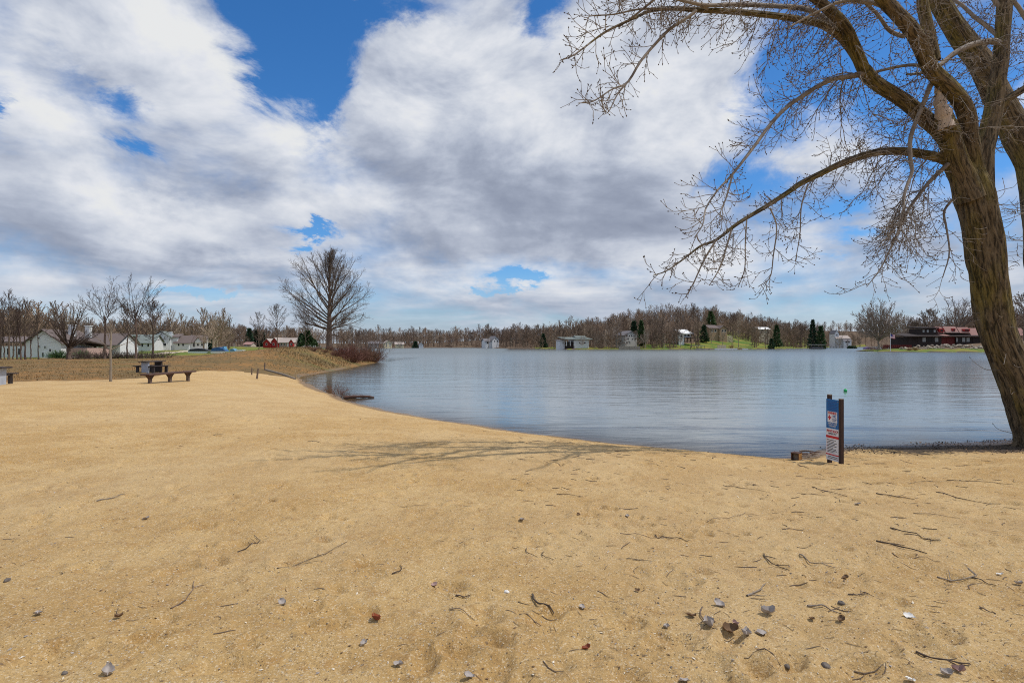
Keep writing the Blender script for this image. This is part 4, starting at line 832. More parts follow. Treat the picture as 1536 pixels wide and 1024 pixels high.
# dry grass over the field and the point
def dry_grass():
    g=np.random.default_rng(8); n=34000
    Y=np.exp(g.uniform(math.log(26),math.log(112),n)); px=g.uniform(-60,560,n); X=(px-CX)/F*Y; s=sdist(X,Y)
    line=np.interp(px,SP,SY); nz=fbm(X*.3,Y*.3,3,21); m=(s>.6)&((Y>line+.3+(nz-.5)*3))&((px<460)|(Y>50))&(nz+g.uniform(-.2,.2,n)>.42)
    m&=~((px>60)&(px<110)&(Y>95))
    n2=26000; X2=g.uniform(-42,-17,n2); Y2=g.uniform(52,98,n2); s2=sdist(X2,Y2); p2=CX+F*X2/Y2; m2=(s2>.5)&(p2>395)&(fbm(X2*.25,Y2*.25,3,27)+g.uniform(-.15,.15,n2)>.40)
    X,Y,px=np.concatenate([X[m],X2[m2]]),np.concatenate([Y[m],Y2[m2]]),np.concatenate([px[m],p2[m2]]); n=len(X); Z=height(X,Y); h=g.uniform(.03,.12,n)*(1+1.3*sstep(380,440,px)*sstep(52,64,Y)); w=h*.10+.006+Y*.0002
    a=g.uniform(0,6.283,n); l=g.uniform(-.5,.5,(n,2))*h[:,None]
    V=np.stack([np.stack([X-np.cos(a)*w,Y-np.sin(a)*w,Z-.01],1),np.stack([X+np.cos(a)*w,Y+np.sin(a)*w,Z-.01],1),np.stack([X+l[:,0],Y+l[:,1],Z+h],1)],1).reshape(-1,3)
    mb=MB(); mb.add(V,np.arange(n*3).reshape(-1,3))
    m_,nt,b_=mat('dry_grass'); N=NT(nt); p=N.pos(); c=N.mix(N.ss(N.noise(p,.2,4,.6),.35,.65),(.175,.125,.048),(.300,.165,.055)); c=N.mix(N.ss(N.noise(p,1.7,3,.6),.45,.6),c,(.24,.185,.095)); c=N.mix(N.m('MULTIPLY',N.ss(N.noise(p,.35,3,.6),.58,.68),.4),c,(.095,.11,.028))
    nt.links.new(c,b_.inputs['Base Color']); b_.inputs['Roughness'].default_value=.9
    tag(mb.build('dry_grass',m_),kind='stuff')
dry_grass()
# ------------------------------------------------------------------ houses
M_WHITE=M2('white_siding',(.73,.74,.75),(.62,.63,.64),1.2,.6,(1,1,14),.2,.02)
M_CREAM=M2('cream_siding',(.70,.62,.42),(.60,.52,.34),1.2,.7,(1,1,10),.2,.02)
M_BEIGE=M2('beige_siding',(.55,.48,.38),(.45,.39,.31),1.2,.7,(1,1,10),.2,.02)
M_GREYW=M2('pale_grey_siding',(.50,.49,.47),(.40,.39,.38),1.2,.7,(1,1,10),.2,.02)
M_REDW=M2('red_boards',(.42,.030,.028),(.33,.022,.022),2,.7,(8,8,.5),.2,.02)
M_DRED=M2('dark_red_boards',(.16,.022,.020),(.10,.016,.015),2,.7,(8,8,.5),.2,.02)
M_TANW=M2('tan_stucco',(.36,.25,.155),(.28,.195,.12),1.2,.8,bump=.1)
M_PINKW=M2('pinkish_brick',(.46,.32,.27),(.38,.26,.22),3,.85,(1,1,3),.2,.02)
M_DARKW=M2('dark_brown_boards',(.040,.026,.022),(.026,.018,.016),2,.7,(8,8,.5),.2,.02)
M_RGREY=M2('grey_shingles',(.21,.20,.215),(.15,.145,.155),3,.9,(1,4,4),.3,.02)
M_RBROWN=M2('brown_shingles',(.17,.135,.125),(.12,.095,.09),3,.9,(1,4,4),.3,.02)
M_RGREEN=M2('grey_green_shingles',(.20,.23,.22),(.14,.165,.155),3,.9,(1,4,4),.3,.02)
M_RTAN=M2('tan_shingles',(.42,.36,.33),(.34,.29,.26),3,.9,(1,4,4),.3,.02)
M_RRED=M2('faded_red_shingles',(.36,.215,.19),(.28,.155,.14),2.5,.9,(1,4,4),.3,.02)
M_RDARK=M2('dark_shingles',(.055,.042,.040),(.035,.028,.028),3,.9,(1,4,4),.3,.02)
M_STONE=M2('pale_stone',(.42,.37,.30),(.28,.24,.19),2,.9,bump=.5,rand=.25)
M_CONC=M2('weathered_concrete',(.52,.50,.46),(.42,.40,.37),2,.9,bump=.2)
M_TRIM=M2('white_trim',(.80,.80,.79),(.72,.72,.71),4,.5,bump=0)
def glass_mat(name,c):
    m,nt,b=mat(name); N=NT(nt); f=N.noise(N.obj(),.8,2); nt.links.new(N.mix(f,c,tuple(q*.6 for q in c)),b.inputs['Base Color']); b.inputs['Roughness'].default_value=.12; b.inputs['Specular IOR Level'].default_value=.35; return m
M_GLASS=glass_mat('window_glass',(.02,.027,.034)); M_CURT=glass_mat('curtained_glass',(.42,.45,.45))
class House:
    def __init__(s,name,label,px,D,rz=0,cat='house',z=None,group=None):
        s.k=D/F; s.pxc=px; s.D=D; b=base(px,D); s.z=b[2] if z is None else z; s.root=thing(name,label,cat,(b[0],b[1],s.z),rz,group)
    def X(s,px): return (px-s.pxc)*s.k
    def Z(s,py): return ZC-(py-HY)*s.k-s.z
    def wall(s,p0,p1,pyt,y0,depth,m,pyr=None,axis='x',zb=-.6,name='wall',part=None):
        """one block of the house; with pyr its gables close up to the ridge (axis: ridge direction)"""
        x0,x1=s.X(p0),s.X(p1); y1=y0+depth; zt=s.Z(pyt); mb=MB()
        if pyr is None: mb.box(((x0+x1)/2,(y0+y1)/2,(zb+zt)/2),(x1-x0,depth,zt-zb))
        else:
            zr=s.Z(pyr)
            if axis=='x': mb.prism([(0,zb),(depth,zb),(depth,zt),(depth/2,zr),(0,zt)],(x0,y0,0),(x1,y0,0),(0,1,0),(0,0,1))
            else: mb.prism([(0,zb),(x1-x0,zb),(x1-x0,zt),((x1-x0)/2,zr),(0,zt)],(x0,y0,0),(x0,y1,0),(1,0,0),(0,0,1))
        return mb.build(name,m,part or s.root)
    def roof(s,p0,p1,pyt,pyr,y0,depth,m,axis='x',oh=.45,th=.16,trim=None):
        x0,x1=s.X(p0),s.X(p1); y1=y0+depth; zt,zr=s.Z(pyt)+.02,s.Z(pyr)+.03; mb=MB(); w=(depth if axis=='x' else x1-x0)/2; sl=(zr-zt)/w; e=oh*sl
        prof=[(-oh,zt-e),(-oh,zt-e+th),(w,zr+th),(2*w+oh,zt-e+th),(2*w+oh,zt-e),(w,zr)]
        # two slabs meeting at the ridge
        for q in ([prof[0],prof[5],prof[2],prof[1]],[prof[5],prof[4],prof[3],prof[2]]):
            if axis=='x': mb.prism(q,(x0-oh,y0,0),(x1+oh,y0,0),(0,1,0),(0,0,1))
            else: mb.prism(q,(x0,y0-oh,0),(x0,y1+oh,0),(1,0,0),(0,0,1))
        return mb.build('roof',m,s.root)
    def slab_roof(s,p0,p1,z0,z1,ya,yb,m,oh=.4,th=.22,name='roof'):
        """single-pitch or flat roof from height z0 at ya to z1 at yb"""
        mb=MB(); mb.prism([(ya-oh,z0),(yb+oh,z1),(yb+oh,z1+th),(ya-oh,z0+th)],(s.X(p0)-oh,0,0),(s.X(p1)+oh,0,0),(0,1,0),(0,0,1)); return mb.build(name,m,s.root)
    def win(s,p0,p1,py0,py1,y,frame=M_TRIM,glass=M_GLASS,f=.09,div=1):
        x0,x1,z1,z0=s.X(p0),s.X(p1),s.Z(py0),s.Z(py1); mb=MB(); cx,cz=(x0+x1)/2,(z0+z1)/2; w,h=x1-x0,z1-z0
        mb.box((cx,y-.03,z1-f/2),(w,.1,f)); mb.box((cx,y-.03,z0+f/2),(w,.1,f)); mb.box((x0+f/2,y-.03,cz),(f,.1,h-2*f)); mb.box((x1-f/2,y-.03,cz),(f,.1,h-2*f))
        for j in range(1,div): mb.box((x0+w*j/div,y-.028,cz),(f*.7,.09,h-2*f))
        o=mb.build('window',frame,s.root); q=MB(); q.box((cx,y-.012,cz),(w-2*f+.01,.03,h-2*f+.01)); q.build('pane',glass,o); return o
    def swin(s,x,yc,w,z0,z1,sgn=1,frame=M_TRIM,glass=M_GLASS):
        mb=MB(); cz=(z0+z1)/2; h=z1-z0; f=.09; xx=x+sgn*.03
        mb.box((xx,yc,z1-f/2),(.1,w,f)); mb.box((xx,yc,z0+f/2),(.1,w,f)); mb.box((xx,yc-w/2+f/2,cz),(.1,f,h-2*f)); mb.box((xx,yc+w/2-f/2,cz),(.1,f,h-2*f))
        o=mb.build('window',frame,s.root); q=MB(); q.box((x+sgn*.012,yc,cz),(.03,w-2*f,h-2*f)); q.build('pane',glass,o)
    def door(s,p0,p1,py0,py1,y,m,knob=True):
        mb=MB(); x0,x1,z1,z0=s.X(p0),s.X(p1),s.Z(py0),s.Z(py1); mb.box(((x0+x1)/2,y-.02,(z0+z1)/2),(x1-x0,.1,z1-z0)); o=mb.build('door',m,s.root)
        q=MB(); q.box((x1-.15,y-.09,(z0+z1)/2),(.06,.06,.06)); q.build('handle',M_RDARK,o)
    def chimney(s,p0,p1,py0,zb,y,m,roof,cap=True):
        mb=MB(); x0,x1,z1=s.X(p0),s.X(p1),s.Z(py0); mb.box(((x0+x1)/2,y,(zb+z1)/2),(x1-x0,.8,z1-zb)); 
        if cap: mb.box(((x0+x1)/2,y,z1+.08),(x1-x0+.22,1.02,.16))
        mb.build('chimney',m,roof)
    def posts(s,pxs,py0,py1,y,w,m,name='post'):
        for p in pxs:
            mb=MB(); z1,z0=s.Z(py0),s.Z(py1); mb.box((s.X(p),y,(z0+z1)/2),(w,w,z1-z0)); mb.build(name,m,s.root)
# white gabled house by the road
h=House('gabled_house','white two storey gabled house with two white chimneys behind the thicket at far left',66,104,rad(4))
h.wall(40,90,513,0,9,M_WHITE,496,'y'); r_=h.roof(40,90,513,495,0,9,M_RBROWN,'y',oh=.5)
h.wall(90,116,522,2.2,6.5,M_PINKW,None); h.slab_roof(88.5,116,h.Z(511),h.Z(520),2.2,8.7,M_RBROWN)
h.chimney(75,83,486.5,h.Z(504),5,M_WHITE,r_); h.chimney(92,99,487.5,h.Z(506),6.5,M_WHITE,r_)
h.wall(-40,38,519,1.5,7,M_WHITE); h.slab_roof(-41,37.5,h.Z(514),h.Z(505),1.5,8.5,M_RBROWN)
for a,b_,c,d in [(56,61,505,509),(57,61,517,521.5),(66,69.5,518,523),(73,77,522.5,528),(63,66.5,528,536)]: h.win(a,b_,c,d,0)
for a in (4,12,20,29): h.win(a,a+3.4,522,532,1.5,f=.06)
h.door(66,71.5,526,538.5,-.01,M_TRIM)
h=House('porch_house','low white house with long mauve-grey roof and columned porch right of the crab apple tree',134,124,rad(8))
h.wall(104,166,517,3,8,M_WHITE,501,'x'); h.roof(104,166,517,500,1,10,M_RBROWN,'x'); h.posts([110,115,120,126,133,141,148,156],516.5,528,1.2,.28,M_TRIM,'column')
for a in (112,122,144): h.win(a,a+5,518.5,525.5,3,f=.07)
h.door(128,133,518,527.5,2.98,M_DARKW)
h=House('white_house','low white house with grey-green hipped roof seen between the two tall slender trees',172,155,rad(16))
h.wall(160,187,513.5,0,9,M_WHITE,503,'x'); r_=h.roof(160,187,513.5,502.5,0,9,M_RGREEN,'x'); h.wall(176,187,515,-2,2.2,M_WHITE,509,'y'); h.roof(176,187,515,508.5,-2,3.5,M_RGREEN,'y',oh=.3); h.chimney(182,185,503,h.Z(507),4,M_WHITE,r_)
for a in (163,168,179): h.win(a,a+2.4,515,520,-2 if a>175 else 0,f=.07)
h=House('white_house','pale house with broad teal-grey roof behind the right one of the tall slender trees',214,186,rad(12))
h.wall(194,228,514,0,9,M_WHITE,503,'x'); h.roof(194,228,514,502,0,9,M_RGREEN,'x')
for a in (197,204,212,220): h.win(a,a+3,515,520,0,f=.08)
h=House('gabled_house','bright white two storey gabled house with white chimney left of the grey roofed house',243,195,rad(16))
h.wall(229,254,505,0,9,M_WHITE,498,'y'); r_=h.roof(229,254,505,497,0,9,M_RGREEN,'y'); h.chimney(249,253,497.5,h.Z(504),3,M_WHITE,r_); h.wall(254,262,506,1.5,6,M_WHITE); h.slab_roof(254.5,262,h.Z(506),h.Z(501),1.5,7.5,M_RBROWN)
for a,b_,c,d in [(243,249,514,519),(252,253.6,506.5,511),(233,236.5,507,511),(240,243,506,510),(235,239,514,519)]: h.win(a,b_,c,d,0,f=.08)
h=House('grey_roofed_house','white house with sprawling mauve-grey roofs and small white gable beside the light road',283,198,rad(14))
h.wall(264,284,514,0,8,M_WHITE,504,'x'); h.roof(264,284,514,503.5,0,8,M_RBROWN,'x'); h.wall(281,304,513,1.0,8,M_WHITE,503.5,'x'); h.roof(281,304,513,503,1.0,8,M_RBROWN,'x'); h.wall(291,300,512,.2,3,M_WHITE,506.5,'y',zb=h.Z(514)); h.roof(291,300,512,506,.2,3.5,M_RBROWN,'y',oh=.3)
for a in (268,274,293,298.6): h.win(a,a+3,515,519,0 if a<284 else 1,f=.08)
h.door(288,290,514.6,520,1.0,M_DARKW)
h=House('red_house','red house with two small front gables and long pale roof beside the green evergreen',417,255,rad(-4))
h.wall(394,405,513.5,0,7,M_REDW,508.5,'y'); h.roof(394,405,513.5,508,0,8,M_RTAN,'y',oh=.35); h.wall(405.2,416,513,.6,7,M_REDW,507,'y'); h.roof(405.2,416,513,506.5,.6,8,M_RTAN,'y',oh=.35)
h.wall(416,440,513.5,1.5,8,M_PINKW,508,'x'); h.roof(415,440,513.5,507,1.5,8,M_RTAN,'x'); h.wall(434,440,513,.3,1.3,M_REDW,509.5,'y'); h.roof(434,440,513,509,.3,3,M_RTAN,'y',oh=.25)
for a,y in ((398,0),(408,.6),(419,1.5),(424,1.5),(436,.3)): h.win(a,a+2.4,514.4,518,y,f=.1)
h.door(429,431,514.2,520,1.5,M_TRIM)
h=House('cottage','small cottage with pinkish roof low behind the green lawn at left',370.5,322)
h.wall(365.5,376,516.6,0,7,M_BEIGE,513.6,'x'); h.roof(365.5,376,516.6,513.2,0,7,M_RRED,'x'); h.win(368,370,517.2,519,0,f=.12)
# across the lake
def small(label,p0,p1,pyr,pye,D,wm,rm,axis='x',wins=(),rz=rad(14),name='lake_house',depth=8,wy=(1,3)):
    h=House(name,label,(p0+p1)/2,D,rz); h.wall(p0,p1,pye,0,depth,wm,pyr,axis,zb=-1.5); r_=h.roof(p0,p1,pye,pyr-.3,0,depth,rm,axis,oh=.5,th=.2)
    for a in wins: h.win(a[0],a[1],a[2],a[3],0,f=.12)
    return h,r_
small('grey cottage on the far bank just right of the big round tree',553,568,512.3,515.3,438,M_GREYW,M_RGREY,'x',[(556,558.5,516,518),(562,565,516,518)])
small('cream-yellow two storey gabled house on the far bank, left of two',577,588,511,514.2,432,M_CREAM,M_RTAN,'y',[(579,581,514.6,516.6),(584,586,514.6,516.6),(579,581,517.4,519.4),(584,586,517.4,519.4)],rad(22))
small('low cream bungalow on the far bank, right of two',593,605.5,513.6,516.3,436,M_CREAM,M_RTAN,'x',[(596,598,517,518.8),(601,603,517,518.8)])
small('tiny white cottage beside a small dark evergreen on the far bank',628.5,635,514.6,516.8,445,M_WHITE,M_RGREY,'y',[(631,632.6,517,518.6)])
h,r_=small('bright white steep gabled house on the far bank left of the wooded rise',738,749,504.5,509.5,428,M_WHITE,M_RGREY,'y',[(741,743,510,513),(745,747,510,513),(742.5,745,506.8,508.8)],rad(24),depth=10)
h.wall(727.5,738.5,512,1.5,7,M_WHITE,508.5,'x',zb=-1.5); h.roof(727.5,738.5,512,508,1.5,7,M_RGREY,'x'); h.win(730,733,512.8,515.5,1.5,f=.12)
h=House('lake_house','long low white house with grey-green roofs close to the water across the lake',863,322,rad(16))
h.wall(861.5,885,509.5,0,9,M_WHITE,None,zb=-1.5); h.wall(848.5,861.5,512.6,1.2,7,M_DARKW,None,zb=-1.5); h.wall(840,848.2,510.8,2.0,6,M_WHITE,None,zb=-1.5)
h.slab_roof(847,888,h.Z(509.2),h.Z(506),-.4,9,M_RGREEN,oh=.9,th=.35); h.slab_roof(839.5,848,h.Z(510.6),h.Z(509.4),2,8,M_RGREY,oh=.5); h.wall(868,886,505.5,4,6,M_RGREEN,503.2,'x',zb=h.Z(507.5),name='clerestory')
h.win(850,859,513.4,518,1.2,M_RDARK,M_GLASS,.12,3); h.win(868.5,871.5,513.6,515.6,0,f=.12); h.win(876,880,512.6,515.6,0,f=.12); h.posts([848.8,855,861],511,518.6,.2,.3,M_TRIM)
h=House('lake_house','pale grey three storey gabled house with rows of dark windows beside the tall ragged pine',946.5,322,rad(20),z=2.0)
h.wall(936,957,502.5,0,10,M_GREYW,497,'y',zb=-2.5); h.roof(936,957,502.5,496.5,0,10,M_RGREY,'y',oh=.5,th=.2)
for a in (938.3,942.2,946.2,950.3): h.win(a,a+2.7,501.9,505.4,0,f=.13)
for a in (940.2,947.2,952.4): h.win(a,a+3.1,507.4,509.8,0,f=.13)
h.win(944.5,948.5,498.8,500.6,0,f=.13)
for a in (938,943): h.win(a,a+3,512,515,0,f=.13)
h=House('lake_house','white modern house with slanting bright roof on the wooded slope across the lake',1028.5,346,rad(18),z=5.5)
h.wall(1017.5,1026,501,0,8,M_WHITE,None,zb=-4); h.wall(1026,1040,500.5,1,9,M_WHITE,496,'x',zb=h.Z(506)); h.slab_roof(1023,1040.5,h.Z(501.5)+.2,h.Z(494.5),-.2,8,M_TRIM,oh=.5,th=.5); h.slab_roof(1016.5,1026.5,h.Z(500.5),h.Z(498.5),0,8,M_RGREY)
h.win(1033,1037,500.8,504.5,1,f=.13); h.win(1027.5,1030.5,501.4,504.5,1,f=.13); h.win(1019,1022.4,502,506,0,f=.13); h.chimney(1037.5,1039.5,494.2,h.Z(499),5,M_TRIM,h.root.children[2]); h.posts([1029,1034,1039.5],506,513,1.6,.4,M_DARKW); 
q=MB(); q.box((h.X(1034),-.6,h.Z(506.2)),(h.X(1041)-h.X(1027),3.2,.35)); q.build('deck',M_DARKW,h.root)
h=House('lake_house','tan house half hidden by bare trees above the yellow lawn across the lake',1077,375,rad(16))
h.wall(1062,1078,492,0,9,M_TANW,488,'x',zb=-1.2); h.roof(1062,1078,492,487.5,0,9,M_RBROWN,'x'); h.wall(1078.2,1091,493,-1,9,M_TANW,488.6,'y',zb=-1.2); h.roof(1078.2,1091,493,488.2,-1,9,M_RBROWN,'y')
for a,y in ((1065,0),(1071,0),(1082,-1),(1086.5,-1)): h.win(a,a+3,494,498,y,f=.13)
small('small white-roofed building among the trees on the right slope across the lake',1137,1156.5,491,493.8,424,M_BEIGE,M_TRIM,'x',[(1141,1145,494.2,496.6)],name='outbuilding')
h=House('lake_house','white house with stepped grey roofs and small steep gable at the head of the inlet',1264,478,z=2.0)
h.wall(1254,1260.5,500,2,8,M_WHITE,495.5,'y',zb=-2); h.roof(1254,1260.5,500,495,2,8,M_RGREY,'y',oh=.3); h.wall(1255,1275,507.5,0,9,M_GREYW,503.5,'x',zb=-2); h.roof(1255,1275,507.5,503,0,9,M_RTAN,'x',oh=.6); h.wall(1264,1275,511,-2,4,M_WHITE,508.6,'x',zb=-2); h.roof(1264,1275,511,508.2,-2,4,M_RGREY,'x')
for a in (1266,1270): h.win(a,a+2.5,511.8,514.2,-2,f=.14)
h.win(1256,1258.5,501,503,2,f=.14)
# the dark red house on the right point
h=House('lakeside_house','dark low lakeside house with red dormers and faded red mansard roofs on the green point',1418,243,rad(3),z=1.15)
h.wall(1359,1412,505,0,10,M_DARKW,None); h.wall(1412,1434,505,.3,10,M_DRED,None); h.wall(1434.2,1478,505,-.2,10,M_DARKW,None); h.wall(1478.2,1550,505.5,.2,10,M_DRED,None)
h.slab_roof(1352,1411,h.Z(504.8),h.Z(499.6),-1.2,8,M_RDARK,oh=.6); h.slab_roof(1411.8,1420.5,h.Z(504.2),h.Z(497.6),-1.0,8,M_RRED,oh=.4,th=.3); h.slab_roof(1422,1480,h.Z(504.6),h.Z(499.5),-1.2,8,M_RDARK,oh=.6)
h.wall(1386,1410,493,2,7,M_DARKW,None,zb=h.Z(503),name='upper_storey'); h.slab_roof(1385.5,1410.5,h.Z(492.6),h.Z(490.6),1.6,9,M_RDARK,oh=.4,th=.4)
for a in (1387.4,1394,1398.7,1404.9): h.win(a,a+4.4,493.8,498.8,2,M_RDARK,M_CURT if a!=1398.7 else M_GLASS,.16)
def mansard(p0,p1,pt,pb,y0,run,m): 
    mb=MB(); mb.prism([(y0,h.Z(pb)),(y0+run,h.Z(pt)),(y0+run+5,h.Z(pt)),(y0+run+5,h.Z(pb))],(h.X(p0),0,0),(h.X(p1),0,0),(0,1,0),(0,0,1)); return mb.build('roof',m,h.root)
mansard(1411.4,1421.4,490,499.2,1.6,1.8,M_RRED); mansard(1423.2,1443.2,489,499,1.2,2.0,M_RRED); mansard(1444.6,1462,490.2,499,1.2,1.8,M_RRED); mansard(1462.2,1550,491.5,503,1.0,2.6,M_RRED)
def dormer(p0,p1,pt,pb,y): 
    mb=MB(); mb.box(((h.X(p0)+h.X(p1))/2,y+1.2,(h.Z(pt)+h.Z(pb))/2),(h.X(p1)-h.X(p0),2.4,h.Z(pt)-h.Z(pb))); o=mb.build('dormer',M_REDW,h.root); q=MB(); q.box(((h.X(p0)+h.X(p1))/2,y-.02,(h.Z(pt)+h.Z(pb))/2-.1),((h.X(p1)-h.X(p0))*.6,.06,(h.Z(pt)-h.Z(pb))*.5)); q.build('pane',M_GLASS,o)
dormer(1412.6,1420.2,492.6,497.6,1.3); dormer(1434,1438.4,492.4,496,1.5); dormer(1450.6,1461,493,496.2,1.3); dormer(1486,1494,494.5,498,1.3)
mb=MB(); mb.box(((h.X(1419)+h.X(1443))/2,.8,h.Z(498.3)),(h.X(1443)-h.X(1419),.2,.32)); mb.build('parapet',M_RTAN,h.root)
for a,b_,g_ in ((1381.6,1388,M_CURT),(1388.4,1400.4,M_GLASS),(1400.8,1407.4,M_CURT),(1433.6,1437.4,M_CURT),(1437.6,1442.6,M_GLASS),(1443,1449,M_CURT),(1450,1456,M_CURT)): h.win(a,b_,505.5,513,0 if a<1412 else -.2,M_RDARK,g_,.14,1 if b_-a<7 else 3)
h.posts([1360,1372,1458,1476],505,514,-1.0,.25,M_DARKW); h.door(1421,1425,506.4,513.6,.28,M_DRED)
q=MB()
for x in np.arange(h.X(1318),h.X(1362),.9): q.box((x,-1.5,.75),(.16,.12,1.6))
for z in (.5,1.05,1.5): q.box(((h.X(1318)+h.X(1362))/2,-1.4,z),(h.X(1362)-h.X(1318),.08,.42 if z<1.4 else .12))
o=q.build('fence',M_DRED,loc=h.root.location,rz=rad(3)); tag(o,'dark red board fence left of the dark lakeside house','fence')
# boulders of the rock bank below that house
R.seed(44); rocks=[]
def rock_mesh(seed,r):
    g=np.random.default_rng(seed); V=[];Fq=[]; n,m_=9,6
    for j in range(m_+1):
        for i in range(n):
            t=j/m_*np.pi; a=i/n*2*np.pi; rr=r*(.8+.45*g.random()); V.append([rr*np.sin(t)*np.cos(a)*1.25,rr*np.sin(t)*np.sin(a),rr*np.cos(t)*.75])
    for j in range(m_):
        for i in range(n): Fq.append([j*n+i,(j+1)*n+i,(j+1)*n+(i+1)%n,j*n+(i+1)%n])
    mb=MB(); mb.add(V,Fq); return mb
rm=[rock_mesh(900+k,.55).mesh('boulder',M_STONE) for k in range(5)]
for i in range(58):
    px=1352+i*2.55+R.uniform(-.8,.8); D=R.uniform(221,231) ; o=bpy.data.objects.new('boulder',rm[i%5]); COL.objects.link(o); s=R.uniform(.6,1.35); o.scale=(s,s,s*.9); o.location=base(px,D)+np.array([0,0,.12+(D-221)*.05]); o.rotation_euler=(R.uniform(-.3,.3),0,R.uniform(0,6.28))
    tag(o,'%s pale boulder from the left in the rock bank below the dark lakeside house'%ordinal(i),'boulder','boulders of the rock bank')
# flagpole
M_POLE=M2('white_painted_pole',(.80,.80,.80),(.70,.70,.70),3,.4,bump=0)
t=thing('flagpole','white flagpole with small red and white flag on the tip of the green point','flagpole',base(1335.5,213))
q=MB(); q.tube([(0,0,-.1),(0,0,6.6)],[.11,.06],8); q.build('pole',M_POLE,t,True)
q=MB(); q.tube([(0,0,6.6),(0,0,6.78)],[.10,.05],8); q.build('finial',M_RTAN,t,True)
def flag():
    nx,ny=14,13; V=[];Fq=[];
    for j in range(ny+1):
        for i in range(nx+1):
            u=i/nx; V.append([.08+u*1.75,.16*math.sin(u*7+j*.2)*u,6.45-j/ny*1.55-u*.42-.1*math.sin(u*4)])
    w=[[],[],[]]
    for j in range(ny):
        for i in range(nx): w[2 if (i<6 and j<7) else (0 if j%2==0 else 1)].append([j*(nx+1)+i,j*(nx+1)+i+1,(j+1)*(nx+1)+i+1,(j+1)*(nx+1)+i])
    mb=MB(); mb.add(V,w[0],0); mb.F.append((np.array(w[1]),1)); mb.F.append((np.array(w[2]),2)); return mb
mm=[]
for nm,c in (('flag_red',(.55,.03,.04)),('flag_white',(.8,.8,.8)),('flag_blue',(.03,.04,.20))): mm.append(M2(nm,c,tuple(x*.85 for x in c),3,.8,bump=0))
flag().build('flag',mm,t)
# docks, seawall, fence, steps
M_DOCK=M2('weathered_dock',(.46,.43,.40),(.34,.31,.29),4,.85,(1,6,1),.2,.02)
def dock(label,p0,p1,D,py,depth,legs=3,m=M_DOCK,name='dock'):
    k=D/F; z=ZC-(py-HY)*k; b=np.array([((p0+p1)/2-CX)*k,D,0]); t=thing(name,label,'dock',b); w=(p1-p0)*k
    q=MB(); q.box((0,0,z),(w,depth,.22)); q.build('deck',m,t)
    for i in range(legs):
        for y in (-depth/2+.15,depth/2-.15): l=MB(); l.tube([(-w/2+.2+(w-.4)*i/(legs-1),y,-1.0),(-w/2+.2+(w-.4)*i/(legs-1),y,z-.05)],.11,7); l.build('post',M_DARKW,t,True)
    return t
dock('wide pale wooden dock platform at the water below the white house on the slope',1037,1055.5,312,518.2,5,4)
dock('low narrow dock section beside the wide pale dock platform',1044,1064,308,523.0,2,3)
dock('grey jetty at the foot of the green lawn left of the dark lakeside house',1243,1262,440,519.4,4,3)
def wallpiece(name,label,cat,p0,p1,D,pyt,h_,m,th=.5):
    k=D/F; z=ZC-(pyt-HY)*k; mb=MB(); n=8; h_=max(h_,z-hz(((p0+p1)/2-CX)*k,D)+.6)
    for i in range(n):
        a=p0+(p1-p0)*i/n; b_=p0+(p1-p0)*(i+1)/n; mb.box((((a+b_)/2-CX)*k,D+.05*(i%2),z-h_/2),((b_-a)*k-.03,th,h_))
    return tag(mb.build(name,m),label,cat)
wallpiece('seawall','long white concrete seawall along the water below the yellow lawn','seawall',1072,1106,318,522.3,.7,M_TRIM)
wallpiece('seawall','short white seawall piece at the water right of the clump of orange-tan brush','seawall',1113,1122,321,522.6,.6,M_TRIM)
wallpiece('retaining_wall','white retaining wall ledge on the yellow lawn below the tan house','retaining wall',1076,1089,330,517.4,.5,M_CREAM)
wallpiece('garden_wall','pale garden wall along the top of the lawn beside the tan house','garden wall',1076,1099,377,503.4,.7,M_CREAM)
wallpiece('seawall','stone seawall under the three storey house','seawall',928,960,311,519.0,1.3,M_STONE,1.0)
t=thing('boat_lift','boat lift with pale flat canopy at the water below the dark pines','boat lift',((1225-CX)/F*352,352,0))
k=352/F; q=MB(); q.box((0,0,ZC-(516.8-HY)*k),(20*k,3.2,.3)); q.build('canopy',M_CONC,t); q=MB(); q.prism([(-3.4,.5),(3.2,.5),(3.8,1.3),(-3.6,1.3)],(0,-.9,0),(0,.9,0),(1,0,0),(0,0,1)); q.build('boat_hull',M_RGREY,t)
for x in (-3.7,-1.2,1.4,3.7):
    for y in (-1.4,1.4): q=MB(); q.tube([(x,y,-.8),(x,y,ZC-(516.8-HY)*k-.1)],.10,6); q.build('post',M_DARKW,t,True)
t=thing('boat','covered boat under a purple tarpaulin moored left of the green point','boat',((1305-CX)/F*262,262,0)); M_PURP=M2('purple_tarpaulin',(.17,.11,.30),(.12,.08,.22),2,.8)
q=MB(); q.prism([(-2.6,-.1),(2.3,-.1),(2.9,.7),(-2.7,.7)],(0,-1,0),(0,1,0),(1,0,0),(0,0,1)); q.build('hull',M_TRIM,t); q=MB(); q.prism([(-2.75,.70),(2.95,.70),(1.6,1.25),(-1.4,1.6),(-2.4,1.3)],(0,-1.05,0),(0,1.05,0),(1,0,0),(0,0,1)); q.build('cover',M_PURP,t)
